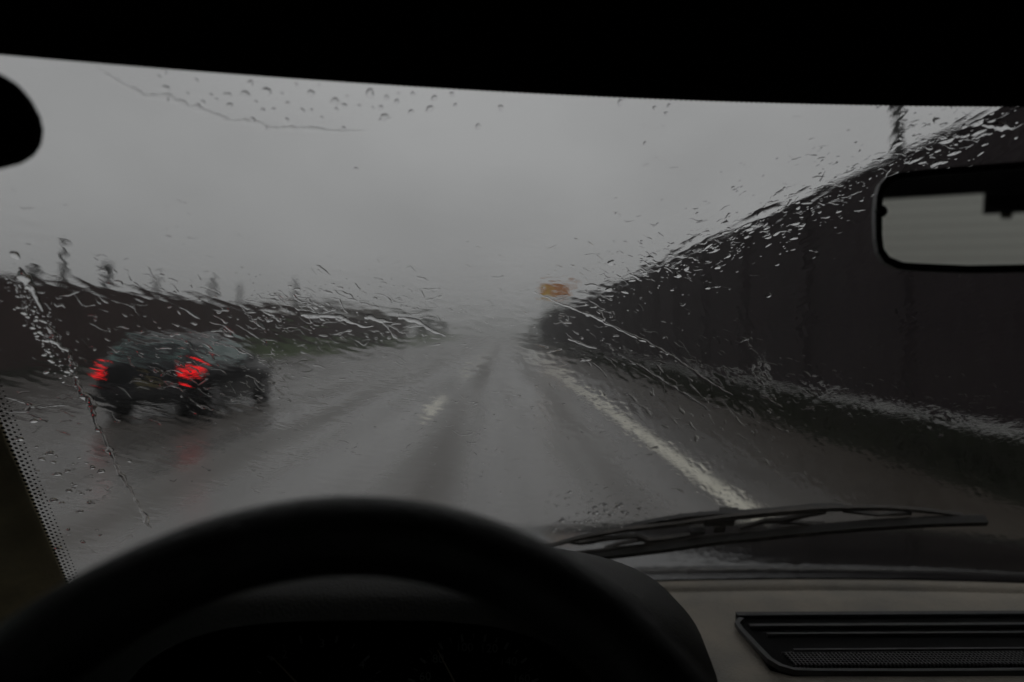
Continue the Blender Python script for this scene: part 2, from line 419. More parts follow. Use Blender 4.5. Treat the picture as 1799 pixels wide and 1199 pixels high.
Fc = []
for r in range(5):
    for k in range(n): Fc.append((r * n + k, r * n + (k + 1) % n, (r + 1) * n + (k + 1) % n, (r + 1) * n + k))
Fc.append(tuple(range(5 * n, 6 * n)))
mir = cpart('rear_view_mirror', V, Fc, M['black']); mir['label'] = 'black framed rear view mirror'
gv = [p + mn * 0.0008 for p in ip]
o = obj('mirror_glass', gv, [tuple(range(n))], M['mirror']); o.parent = mir
bm = bmesh.new(); bmesh.ops.create_uvsphere(bm, u_segments=16, v_segments=10, radius=0.0046, matrix=Matrix.Translation(mp(1547, 372, 0.001))); o = bmobj('knob', bm, M['black'], None, True); o.parent = mir
top = MC + Vector((0.005, 0.02, 0.03)); tgt = Vector((XC + 0.06, wind_y(XC, 0.165) - 0.004, EYE + 0.165))
bm = bmesh.new(); tube(bm, [MC - mn * 0.02 + Vector((0, 0, 0.005)), top + Vector((0, 0, .005)), tgt], [0.014, 0.016, 0.018], 14); o = bmobj('stem', bm, M['black'], None, True); o.parent = mir

# rear hatch seen in the mirror: reflect pixel rays onto its plane
RY = -2.0
def rearpt(px, py):
    p = mp(px, py); d = Vector(rays(np.array([px]), np.array([py]))[0]).normalized(); r = d - mn * 2 * d.dot(mn)
    s = (RY - p.y) / r.y; return p + r * s
ra, rb, rc, rd, re_ = rearpt(1552, 352), rearpt(1724, 339), rearpt(1728, 377), rearpt(1799, 377), rearpt(1560, 460)
print('REAR', [tuple(round(v, 3) for v in p) for p in (ra, rb, rc, rd, re_)])
wt = 0.5 * (ra.z + rb.z); xlo, xhi = XC - 0.78, XC + 0.78; wb = min(re_.z, wt - 0.42) - 0.06
bm = bmesh.new()
box(bm, (XC, RY - 0.03, (wt + EYE + 0.34) / 2), (2.0, 0.06, EYE + 0.34 - wt))
box(bm, (XC, RY - 0.03, (wb + 0.3) / 2), (2.0, 0.06, wb - 0.3))
for s in (-1, 1): box(bm, (XC + s * 0.89, RY - 0.03, (wt + wb) / 2), (0.22, 0.06, wt - wb))
hatch = fix(bmobj('tailgate', bm, M['cabin'])); hatch['label'] = 'tailgate with rear window behind the cabin'
bm = bmesh.new(); box(bm, (XC, RY - 0.03, (wt + wb) / 2), (1.56, 0.005, wt - wb)); o = bmobj('rear_window', bm, M['rear_glass']); o.parent = hatch
bm = bmesh.new(); hz = wt - 0.03
while hz > wb:
    box(bm, (XC, RY - 0.024, hz), (1.5, 0.0008, 0.0014)); hz -= 0.042
M['heater'] = mat('heater_wire', (0.12, 0.08, 0.04), 0.5); o = bmobj('heater_wires', bm, M['heater']); o.parent = hatch
bw = abs(rd.x - rc.x); bx0 = min(rb.x, rc.x)
bm = bmesh.new(); bh = wt - rc.z
s = 1 if rd.x > rc.x else -1
box(bm, (rc.x + s * 0.17, RY + 0.03, wt - bh / 2), (0.34, 0.06, bh)); bevel(bm, 0.006)
o = bmobj('brake_light', bm, M['black']); o.parent = hatch
rk = rearpt(1768, 384); bm = bmesh.new(); box(bm, (rk.x, RY + 0.02, rc.z - 0.008), (abs(rearpt(1778, 384).x - rearpt(1758, 384).x), 0.03, 0.022)); bevel(bm, 0.003)
o = bmobj('catch', bm, M['heater']); o.parent = hatch
# doors with side windows, floor, seats left out of sight
for s in (-1, 1):
    x = XC + s * 1.13; bm = bmesh.new()
    box(bm, (x, -0.6, 0.75), (0.06, 2.9, 0.98))
    box(bm, (x, -0.6, EYE + 0.255), (0.06, 2.9, 0.17))
    for y in (-0.35, -1.2, -1.99): box(bm, (x, y, EYE - 0.035), (0.058, 0.10, 0.41))
    d = fix(bmobj('door_panel', bm, M['cabin']))
    bm = bmesh.new(); box(bm, (x, -0.6, EYE - 0.035), (0.005, 2.8, 0.405)); o = bmobj('side_window', bm, M['side_glass']); o.parent = d
bm = bmesh.new(); box(bm, (XC, -0.55, 0.28), (2.24, 3.1, 0.04)); box(bm, (XC, 0.95, 0.62), (2.0, 0.04, 0.80)); fix(bmobj('floor', bm, M['cabin']))
for sx in (-0.06, 0.86):
    bm = bmesh.new(); box(bm, (sx, -0.42, 0.62), (0.5, 0.5, 0.16)); box(bm, (sx, -0.72, 0.98), (0.48, 0.14, 0.66)); bevel(bm, 0.04, 3); fix(bmobj('seat', bm, M['cabin'], None, True))
# the rounded black sun visor end reaching in at the left
vis = np.array([0, 0.40, 0])
vo = [(-260, 112), (-120, 106), (-60, 108), (-20, 119), (10, 138), (32, 164), (47, 192), (53, 218), (49, 245), (35, 266), (10, 281), (-25, 290), (-120, 298), (-260, 300)]
bm = bmesh.new(); P = [plane_hit(a, b, vis, (0, 1, 0)) for a, b in vo]; prism(bm, [W(p) for p in P], (0, 0.014, 0)); bevel(bm, 0.003, 2)
v = fix(bmobj('sun_visor', bm, M['headliner'])); v['label'] = 'black rounded sun visor end'

# wiper resting at the foot of the glass
wip = empty('wiper', (0, 0, 0)); wip.parent = car; wip.location = (-XC, 0.2, 0)
wip['label'] = 'black framed wiper resting low on the windscreen'
def wpts(pp, off): return [W(spot(x, y, off)) for x, y in pp]
def wnorm(pp): return [Vector(wind_n(spot(x, y)[0])) for x, y in pp]
def dense(pp, n=28):
    pp = np.array(pp, float); s = np.r_[0, np.cumsum(np.linalg.norm(np.diff(pp, axis=0), axis=1))]; q = np.linspace(0, s[-1], n)
    return list(zip(np.interp(q, s, pp[:, 0]), np.interp(q, s, pp[:, 1])))
bl_ = dense([(900, 999), (1010, 980), (1150, 963.5), (1261, 948), (1400, 933.5), (1522, 923), (1640, 916), (1731, 913.5)], 40)
bm = bmesh.new(); bar(bm, wpts(bl_, 0.012), 0.0085, 0.012, wnorm(bl_)); o = bmobj('blade', bm, M['rubber']); o.parent = wip
b2 = dense([(900, 990), (992, 972), (1150, 954), (1261, 938.5), (1400, 924.5), (1522, 914), (1640, 907.5), (1725, 905)], 40)
bm = bmesh.new(); bar(bm, wpts(b2, 0.018), 0.0016, 0.003, wnorm(b2)); o = bmobj('backing_strip', bm, M['wiper_metal']); o.parent = wip
def lever(pp, w, off, h=0.005, m='wiper_metal', name='bridge'):
    d = dense(pp, 24); bm = bmesh.new(); ww = np.interp(np.linspace(0, 1, 24), np.linspace(0, 1, len(w)), w)
    bar(bm, wpts(d, off), list(ww), h, wnorm(d)); o = bmobj(name, bm, M[m]); o.parent = wip
lever([(940, 966), (975, 956), (1017, 944), (1094, 930), (1178, 921), (1230, 914), (1290, 907), (1355, 901), (1439, 893), (1550, 891), (1614, 895), (1690, 904)], [.003, .005, .006, .007, .008, .010, .011, .009, .008, .007, .006, .003], 0.021)
lever([(1000, 951), (1022, 953), (1060, 946), (1118, 941), (1138, 950), (1180, 944), (1225, 936)], [.004, .008, .005, .005, .008, .004, .003], 0.022)
lever([(1062, 962), (1090, 954), (1130, 946)], [.002, .003, .004], 0.022)
lever([(1300, 926), (1345, 914), (1370, 914), (1420, 904), (1450, 898)], [.003, .006, .008, .005, .005], 0.022)
lever([(1370, 916), (1420, 918), (1448, 919)], [.006, .003, .003], 0.022)
lever([(1480, 896), (1540, 903), (1600, 900)], [.005, .003, .006], 0.022)
lever([(1025, 945), (1130, 918), (1200, 907), (1270, 901), (1350, 897), (1440, 888), (1480, 890)], [.003, .004, .006, .007, .005, .005, .006], 0.027, 0.006, 'wiper', 'arm')
bm = bmesh.new()
p = W(spot(1262, 912, 0.024)); nv = Vector(wind_n(p.x)); rot = Matrix((Vector((1, 0, 0)), nv.cross(Vector((1, 0, 0))), nv)).transposed()
box(bm, p, (0.044, 0.016, 0.014), rot); bevel(bm, 0.003); box(bm, W(spot(1280, 902, 0.030)), (0.026, 0.014, 0.012), rot)
box(bm, W(spot(1224, 932, 0.020)), (0.020, 0.006, 0.008), rot); box(bm, W(spot(1262, 925, 0.020)), (0.016, 0.012, 0.010), rot)
o = bmobj('pivot', bm, M['wiper']); o.parent = wip
bm = bmesh.new(); bmesh.ops.create_cone(bm, cap_ends=True, segments=16, radius1=0.0048, radius2=0.0048, depth=0.006, matrix=Matrix.Translation(W(spot(1230, 911, 0.034))) @ rot.to_4x4()); o = bmobj('rivet', bm, M['rubber']); o.parent = wip

# cowl strip and bonnet in front of the glass
nx = 50; xs = np.linspace(XC - 0.86, XC + 0.86, nx)
V = []; prof = [(0.003, -0.010), (0.004, -0.006), (0.008, -0.0056), (0.014, -0.006), (0.05, -0.0095), (0.085, -0.0135), (0.09, -0.016), (0.10, -0.032)]
for dy, dz in prof:
    for x in xs: V.append((x, wind_y(x, ZB) + dy, EYE + ZB + dz + 0.004))
fix(npmesh('cowl_panel', np.array(V), gridq(nx, len(prof)), M['cowl']))
V = []; prof = [(0.105, -0.040), (0.105, -0.022), (0.108, -0.018), (0.112, -0.0172), (0.118, -0.0176), (0.18, -0.0225), (0.25, -0.0285), (0.40, -0.0435), (0.55, -0.064), (0.66, -0.090), (0.74, -0.14), (0.78, -0.25), (0.79, -0.5)]
for dy, dz in prof:
    for x in xs:
        e = (x - XC) / 0.86; w = min(1, dy / 0.7)
        V.append((x, (wind_y(x, ZB) * (1 - w) + (wind_y(XC, ZB) - 0.12 * e ** 2) * w) + dy, EYE + ZB + dz + 0.004 - 0.03 * e ** 4 - 0.006 * e ** 2))
bon = fix(npmesh('bonnet', np.array(V), gridq(nx, len(prof)), M['bonnet'])); bon['label'] = 'wet dark glossy bonnet'

# =================================================================== RAIN ON THE GLASS
OUT = 0.0054
# the film: a rippled sheet of water over the whole pane
nu, nt = 1250, 720
def fftnoise(ang, lam, asp, seed):
    """Noise on the pane, waves of length lam (m) across ang, stretched asp times along it."""
    r = np.random.default_rng(seed); g = r.normal(size=(nt, nu))
    fy = np.fft.fftfreq(nt, 0.74 / nt)[:, None]; fx = np.fft.fftfreq(nu, 1.9 / nu)[None]
    a = fx * math.cos(ang) + fy * math.sin(ang); b = -fx * math.sin(ang) + fy * math.cos(ang)
    k = np.sqrt((a * asp) ** 2 + b ** 2) * lam
    h = np.fft.ifft2(np.fft.fft2(g) * np.exp(-(k ** 2) * 1.0) * k).real
    return h / h.std() * lam
uu, tt = np.meshgrid(np.linspace(-0.02, 1.02, nu), np.linspace(TS0, TS1, nt))
P = scr(uu, tt, 0.0); X, Y, Z = P[..., 0], P[..., 1], P[..., 2]
PX = 885 + F * X / Y; PY = 588 - F * Z / Y
def blob(cx, cy, sx, sy): return np.exp(-((PX - cx) / sx) ** 2 - ((PY - cy) / sy) ** 2)
left = fftnoise(R(28), 0.010, 3.0, 1) * 0.6 + fftnoise(R(24), 0.0055, 3.2, 2) * 0.55
mid = fftnoise(R(14), 0.010, 3.5, 3) * 0.6 + fftnoise(R(10), 0.005, 3.2, 4) * 0.5
right = fftnoise(R(55), 0.009, 2.6, 5) * 0.6 + fftnoise(R(48), 0.005, 2.8, 6) * 0.5
upr = fftnoise(R(-32), 0.010, 3.0, 7) * 0.7 + fftnoise(R(-25), 0.0055, 3.0, 8) * 0.5
wl = blob(200, 560, 420, 420); wm = blob(750, 420, 330, 500) + 0.02; wr = blob(1250, 760, 320, 260); wu_ = blob(1550, 330, 400, 240)
ws = wl + wm + wr + wu_
Hf = (left * wl + mid * wm + right * wr + upr * wu_) / ws
amp = 0.34 + 0.15 * blob(330, 640, 240, 130) + 0.45 * blob(560, 560, 260, 70) + 0.1 * blob(990, 520, 120, 90) + 0.2 * blob(1600, 240, 140, 120) + 0.6 * blob(1300, 640, 380, 150) + 0.0 * blob(160, 470, 200, 60) + 0.5 * blob(1250, 420, 300, 90)
slow = fftnoise(0.3, 0.05, 1.5, 9); slow = np.clip(1 + 0.6 * slow / slow.std(), 0.25, 2.2)
Hf = Hf * amp * slow * 0.0165
V1 = scr(uu, tt, OUT + 0.0006 + np.clip(Hf, -0.00055, 0.0010)).reshape(-1, 3) + [0, 0, EYE]
V0 = sheet(80, 50, OUT)
film = npmesh('rain_film', np.vstack([V0, V1]), np.vstack([gridq(80, 50, 0, True), gridq(nu, nt, 4000)]), M['film'])
tag(film, 'thin rippled film of rain water running over the whole windscreen', 'water', kind='stuff')
OFF = OUT + 0.0017

def ribbon(pp, w, hh, acc, wob=0.0):
    """A closed lens-shaped rib of water along pixel polyline pp; w widths in photo px, hh height share."""
    pp = np.asarray(pp, float); c = on_screen(pp[:, 0], pp[:, 1]); nrm = wind_n(c[:, 0]); c = c + nrm * OFF
    mpp = np.linalg.norm(c, axis=1) / F
    tan = np.gradient(c, axis=0); tan /= np.linalg.norm(tan, axis=1, keepdims=True) + 1e-12
    crs = np.cross(nrm, tan); w = np.asarray(w, float) * mpp / 2
    S = np.array([-1, -.8, -.4, 0, .4, .8, 1.]); m = len(pp)
    prof = (1 - S ** 2)
    V = c[:, None] + crs[:, None] * (S[None, :, None] * w[:, None, None]) + nrm[:, None] * (prof[None, :, None] * (w * hh)[:, None, None])
    base = acc['n']; E0 = V[:, [0, -1]].reshape(-1, 3) + [0, 0, EYE]; V = V.reshape(-1, 3) + [0, 0, EYE]; k = len(S); nb_ = base + len(V); V = np.vstack([V, E0])
    i = np.arange(m - 1)[:, None] * k + np.arange(k - 1)[None]; i = i.ravel() + base
    q = [np.stack([i, i + 1, i + k + 1, i + k], -1)]
    j = np.arange(m - 1) * 2 + nb_; q.append(np.stack([j, j + 2, j + 3, j + 1], -1))
    acc['V'].append(V); acc['Q'].append(np.vstack(q)); acc['n'] += len(V)
def newacc(): return {'V': [], 'Q': [], 'n': 0}
def build(acc, name): return npmesh(name, np.vstack(acc['V']), np.vstack(acc['Q'])[:, ::-1], M['water'])

def flow(px, py):
    """Direction (deg, clockwise from right, in the photo's sense) in which water is blown at a spot."""
    pts = ((100, 520, 32), (330, 650, 24), (560, 560, 18), (120, 860, -5), (250, 300, 30), (620, 180, -10), (850, 330, 12), (720, 700, 5), (1050, 560, 26), (1200, 720, 45), (1380, 850, 62), (1120, 480, 22), (1300, 400, -24), (1600, 240, -18), (1700, 640, 8), (1500, 700, 20), (1050, 850, -15))
    w = np.array([1 / (((px - a) ** 2 + (py - b) ** 2) / 1e4 + 0.15) ** 1.5 for a, b, _ in pts]); return float((w * np.array([c for _, _, c in pts])).sum() / w.sum())
def stroke(px, py, L, w, acc, hh=0.26, jit=16, bead=None):
    n = max(5, int(L / 2.6)); pts = [(px, py)]; dev = 0.0
    kink = 0
    for i in range(n - 1):
        dev = dev * 0.86 + random.gauss(0, jit * 0.55)
        if random.random() < 0.13: dev = random.choice((-1, 1)) * random.uniform(15, 60)
        a = R(flow(px, py) + dev); px += math.cos(a) * L / n; py += math.sin(a) * L / n; pts.append((px, py))
    s = np.linspace(0, 1, n)
    ww = w * np.minimum(1, np.minimum(s, 1 - s) * 6 + 0.12) ** 0.6 * (0.65 + 0.35 * s)
    ph = random.random() * 6; ww = ww * (1 + 0.38 * np.sin(s * L / 6 + ph) + 0.22 * np.sin(s * L / 2.7 + ph * 2))
    if bead or random.random() < 0.35: ww = ww * (1 + 0.9 * np.exp(-((s - random.choice((0.1, 0.85, 0.9))) / 0.09) ** 2))
    ribbon(pts, ww, hh, acc)
acc = newacc()
def below_roof(px, py): return py > 97 + 0.072 * px - 0.0000133 * px * px + 14
regions = [  # cx, cy, sx, sy, count, length, width
    (560, 548, 180, 42, 190, (14, 75), (2.2, 5.0)), (330, 640, 160, 90, 330, (10, 55), (1.8, 4.0)), (160, 520, 120, 40, 60, (14, 60), (2, 4.5)),
    (470, 700, 40, 60, 90, (8, 26), (2, 4)), (640, 620, 120, 30, 70, (10, 40), (2, 4)), (750, 570, 60, 40, 60, (10, 34), (2, 4)),
    (1010, 560, 70, 50, 90, (10, 50), (2, 4)), (1120, 470, 90, 45, 120, (8, 34), (2, 4.2)), (1230, 450, 80, 40, 110, (8, 30), (2, 4.4)),
    (1350, 390, 80, 40, 110, (8, 34), (2, 4.4)), (1480, 320, 80, 45, 110, (8, 38), (2, 4.6)), (1640, 240, 90, 40, 100, (10, 50), (2, 4.6)),
    (1150, 650, 110, 60, 110, (12, 70), (2, 4.2)), (1300, 760, 110, 90, 150, (10, 44), (2, 4.2)), (1450, 690, 170, 40, 130, (8, 30), (2, 4.2)), (1680, 730, 90, 30, 80, (8, 30), (2, 4.2)),
    (780, 740, 90, 60, 60, (10, 40), (2, 3.6)), (900, 800, 260, 90, 90, (8, 34), (1.8, 3.4)), (1060, 890, 90, 25, 110, (6, 22), (2.4, 5)),
    (110, 850, 90, 80, 60, (10, 50), (2, 4)), (420, 820, 150, 80, 60, (10, 40), (1.8, 3.4)), (1060, 700, 90, 60, 60, (8, 40), (2, 3.6)),
    (800, 330, 500, 140, 90, (8, 40), (1.6, 3.0)), (700, 500, 260, 60, 70, (10, 40), (1.8, 3.4)), (1180, 300, 320, 90, 70, (8, 30), (2, 4)),
    (1550, 600, 180, 110, 60, (6, 22), (1.8, 3.2)), (250, 400, 220, 90, 40, (12, 50), (1.6, 3)), (60, 720, 60, 40, 30, (20, 60), (2, 4)), (1250, 600, 130, 70, 60, (6, 30), (1.8, 3.4))]
for cx, cy, sx, sy, cnt, (l0, l1), (w0, w1) in regions:
    for _ in range(int(cnt * 0.62)):
        px, py = random.gauss(cx, sx * 0.75), random.gauss(cy, sy * 0.75)
        if not below_roof(px, py) or py > 985 or px < -40 or px > 1840: continue
        stroke(px, py, 0.75 * (l0 + (l1 - l0) * random.random() ** 1.8), random.uniform(w0 * 0.55, w1) * (1.0 if random.random() < 0.8 else 1.6), acc, random.uniform(0.08, 0.25))
for pts, sd, cnt in (([(1040, 520), (1200, 465), (1330, 415), (1540, 320), (1790, 200)], 24, 260), ([(960, 560), (1180, 650), (1400, 690), (1780, 745)], 22, 110), ([(20, 505), (60, 560), (90, 610), (120, 665)], 14, 170), ([(470, 600), (490, 700), (470, 760)], 14, 90), ([(420, 540), (600, 540), (780, 590)], 30, 160), ([(300, 620), (800, 780), (1250, 800)], 120, 260), ([(970, 930), (1180, 890)], 10, 90)):
    pts = np.array(pts, float); sl_ = np.r_[0, np.cumsum(np.linalg.norm(np.diff(pts, axis=0), axis=1))]
    for _ in range(cnt):
        q = random.random() * sl_[-1]; px = np.interp(q, sl_, pts[:, 0]) + random.gauss(0, sd * 0.7); py = np.interp(q, sl_, pts[:, 1]) + random.gauss(0, sd)
        if below_roof(px, py): stroke(px, py, random.uniform(2.5, 7), random.uniform(1.2, 2.8), acc, random.uniform(0.15, 0.4), 8)
st = build(acc, 'rain_streaks'); tag(st, 'countless fine rain streaks blown across the windscreen glass', 'water', kind='stuff')

# single trickles one can point at
def trickle(pp, w, label, hh=0.26, n=None, rough=1.4):
    pp = np.array(pp, float); s = np.r_[0, np.cumsum(np.linalg.norm(np.diff(pp, axis=0), axis=1))]; n = n or int(s[-1] / 2.2); q = np.linspace(0, s[-1], n)
    xs = np.interp(q, s, pp[:, 0]); ys = np.interp(q, s, pp[:, 1])
    ker = np.hanning(9); ker /= ker.sum()
    for a in (xs, ys):
        z = np.convolve(rng.normal(size=n + 8), ker, 'valid')[:n] * rough * 2; z[:2] = 0; e = a[-1]; e0 = a[0]; a += z
    ww = 1.3 * np.interp(q / s[-1], np.linspace(0, 1, len(w)), w) * (1 + 0.25 * np.convolve(rng.normal(size=n + 8), ker, 'valid')[:n] * 2)
    ac = newacc(); ribbon(np.stack([xs, ys], -1), np.maximum(ww, 0.5), hh * 1.3, ac); o = build(ac, 'water_trickle')
    tag(o, label, 'trickle', 'water trickles on the windscreen'); return o
trickle([(14, 450), (22, 457), (29, 464)], [3, 12, 9, 3], 'short fat black drop above the long left trickle', 0.32, rough=0.3)
trickle([(29, 478), (36, 492), (45, 505), (55, 520), (64, 538), (72, 556)], [4, 15, 12, 7, 5, 2], 'fat headed trickle running down from the edge of the left barrier', 0.32, rough=0.5)
trickle([(66, 570), (80, 578), (90, 590), (92, 605), (100, 613), (118, 625), (122, 640), (128, 655), (129, 668)], [3, 5, 6, 9, 5, 4, 6, 7, 3], 'bent trickle beside the cluster of tiny beads left of the dark car', 0.28)
trickle([(129, 670), (133, 685), (140, 699), (155, 712), (161, 732), (165, 750), (178, 772), (190, 798), (205, 830), (217, 852), (228, 867), (240, 892), (252, 915), (263, 936)], [5, 8, 9, 7, 6, 6, 5, 6, 4, 6, 4, 4, 4, 6, 3], 'long trickle running down the left glass towards the steering wheel', 0.28)
trickle([(150, 116), (185, 140), (228, 163), (250, 177), (294, 177), (310, 187), (335, 196), (352, 200), (385, 214), (405, 219), (455, 223), (466, 232), (530, 233), (600, 238), (640, 236)], [2, 4, 6, 8, 8, 7, 7, 6, 6, 6, 6, 6, 5, 4, 2], 'long wavy water edge under the roof at the upper left of the glass', 0.22, rough=0.6)
trickle([(940, 520), (985, 540), (1040, 562), (1080, 580), (1120, 600), (1160, 618), (1210, 650), (1250, 680), (1290, 700)], [2, 3, 3.5, 4, 4.5, 5, 4.5, 4, 2], 'long straight trickle slanting across the right wall from the orange sign', 0.26, rough=0.8)
trickle([(1088, 630), (1125, 650), (1165, 675), (1210, 702), (1250, 728)], [2, 4, 4, 4, 2], 'slanting trickle over the verge below the long straight one', 0.26, rough=0.6)
trickle([(528, 561), (545, 563), (575, 562), (598, 564), (615, 574), (640, 582), (655, 580)], [7, 9, 6, 6, 4, 3.5, 2], 'bright thick level trickle over the far left trees', 0.3, rough=0.5)
trickle([(640, 566), (650, 564), (662, 569), (690, 574)], [4, 8, 5, 2], 'short bright hooked trickle right of the thick level one', 0.3, rough=0.4)
trickle([(700, 566), (716, 568), (735, 573), (752, 584), (770, 592), (785, 598)], [4, 7, 7, 6, 4, 3], 'stepped trickle ending at the vanishing point of the road', 0.3, rough=0.5)
trickle([(1000, 603), (1010, 605), (1035, 616), (1050, 620)], [3, 5, 4, 2], 'short slanting trickle at the foot of the far right wall', 0.26, rough=0.4)
trickle([(10, 733), (42, 731), (50, 722), (40, 715), (5, 706)], [3, 4, 5, 3, 2], 'hooked trickle at the left edge above the dotted pillar band', 0.25, rough=0.5)
trickle([(50, 722), (80, 721), (115, 720)], [4, 4, 2], 'level trickle touching the hooked one at the left edge', 0.22, rough=0.5)
trickle([(1733, 225), (1760, 228), (1790, 230)], [3, 6, 10, 4], 'thick bright trickle at the upper right beside the mirror stem', 0.3, rough=0.5)

# single beads: lens-shaped meshes set down on the glass
protos = []
for k in range(5):
    V, Fc = [], []; nr, ns = 6, 18; ph = [random.random() * 6.28 for _ in range(3)]
    for i in range(nr + 1):
        rr = i / nr
        for j in range(ns):
            a = 2 * math.pi * j / ns; e = 1 + 0.17 * math.sin(2 * a + ph[0]) + 0.11 * math.sin(3 * a + ph[1]) + 0.06 * math.sin(5 * a + ph[2])
            V.append((rr * e * math.cos(a), rr * e * math.sin(a), 0.55 * (1 - rr ** 2)))
    Fc = [(i * ns + j, i * ns + (j + 1) % ns, (i + 1) * ns + (j + 1) % ns, (i + 1) * ns + j) for i in range(1, nr) for j in range(ns)]
    Fc = [f[::-1] for f in Fc]
    V += [(x_, y_, 0.0) for x_, y_, _ in V[nr * ns:]]; V.append((0, 0, 0.55)); V.append((0, 0, 0.0)); a = len(V) - 2
    Fc += [(a, ns + j, ns + (j + 1) % ns) for j in range(ns)]
    Fc += [(a + 1, (nr + 1) * ns + (j + 1) % ns, (nr + 1) * ns + j) for j in range(ns)]
    Fc += []
    me = bpy.data.meshes.new('raindrop'); me.from_pydata(V, [], Fc); me.update(); me.materials.append(M['water'])
    me.polygons.foreach_set('use_smooth', [True] * len(me.polygons)); protos.append(me)
first = [True]
def bead(px, py, r, stretch, ang, label, group):
    p = spot(px, py, OFF + 0.0004); nv = Vector(wind_n(p[0])); mpp = np.linalg.norm(p) / F
    q = spot(px + 3 * math.cos(R(ang)), py + 3 * math.sin(R(ang)), OFF + 0.0004); tx = Vector(q - p).normalized(); ty = nv.cross(tx).normalized(); tx = ty.cross(nv)
    o = bpy.data.objects.new('raindrop', random.choice(protos)); COL.objects.link(o)
    s = r * mpp; B = Matrix((tx * s * stretch, ty * s / math.sqrt(stretch), nv * s * random.uniform(0.7, 1.0))).transposed().to_4x4(); B.translation = W(p); o.matrix_world = B
    tag(o, label, 'raindrop', group)
top_beads = [(290, 128, 4), (279, 136, 4), (292, 156, 6), (345, 142, 4), (371, 168, 4), (402, 168, 5), (430, 168, 9), (469, 161, 8), (440, 147, 6), (546, 165, 7), (588, 180, 9), (395, 167, 4), (357, 180, 4), (349, 186, 4), (403, 187, 6), (444, 211, 5), (462, 194, 4), (481, 193, 4), (531, 195, 5), (547, 195, 4), (505, 182, 4), (591, 193, 4), (504, 212, 5), (565, 207, 3), (650, 165, 9), (679, 172, 5), (697, 179, 5), (669, 190, 5), (675, 208, 9), (722, 197, 5), (755, 192, 7), (763, 173, 6), (794, 166, 5), (605, 186, 5), (631, 187, 4), (604, 226, 4), (800, 185, 4), (880, 190, 6), (840, 223, 6), (625, 297, 4), (740, 150, 4), (725, 165, 4), (1090, 180, 6), (1150, 190, 4), (1175, 186, 4), (1133, 252, 4), (1170, 200, 4), (380, 175, 3), (520, 150, 4), (560, 150, 3), (610, 170, 3), (655, 190, 3), (700, 165, 3), (495, 165, 3), (450, 180, 3), (330, 165, 3)]
for x, y, r in top_beads: bead(x, y, r * 0.85, random.uniform(1.0, 1.35), random.uniform(-30, 15), 'clear raindrop beaded on the upper glass just under the roof edge', 'raindrops under the roof edge')
def scatter(n, fn, r0, r1, st0, st1, label, group, ang=None):
    k = 0
    while k < n:
        x, y = fn()
        if not below_roof(x, y): continue
        bead(x, y, r0 + (r1 - r0) * random.random() ** 2.2, random.uniform(st0, st1), (flow(x, y) if ang is None else ang) + random.gauss(0, 10), label, group); k += 1
def along(pts, sd):
    pts = np.array(pts, float); s = np.r_[0, np.cumsum(np.linalg.norm(np.diff(pts, axis=0), axis=1))]
    def fn():
        q = random.random() * s[-1]; return np.interp(q, s, pts[:, 0]) + random.gauss(0, sd * 0.6), np.interp(q, s, pts[:, 1]) + random.gauss(0, sd)
    return fn
scatter(85, along([(1060, 505), (1200, 470), (1300, 430), (1420, 375), (1520, 335)], 26), 1.3, 5.2, 1.1, 2.2, 'small raindrop beaded on the glass along the top edge of the tall right wall', 'raindrops along the right wall top')
scatter(45, along([(1560, 300), (1650, 265), (1780, 210)], 26), 1.6, 6, 1.1, 2.4, 'raindrop on the glass between the mirror and the roof edge', 'raindrops above the mirror')
scatter(70, along([(25, 510), (60, 560), (85, 610), (115, 660)], 15), 1.1, 4.2, 1.0, 1.4, 'tiny raindrop in the beaded band left of the dark car', 'raindrops in the band left of the car', 0)
scatter(40, along([(70, 800), (150, 870), (130, 960)], 45), 2, 5, 1.0, 1.6, 'raindrop on the lower left glass above the steering wheel', 'raindrops at the lower left')
scatter(55, along([(965, 925), (1040, 905), (1120, 895)], 14), 1.5, 4.8, 1.0, 1.5, 'raindrop crowded on the glass just above the wiper frame', 'raindrops above the wiper')

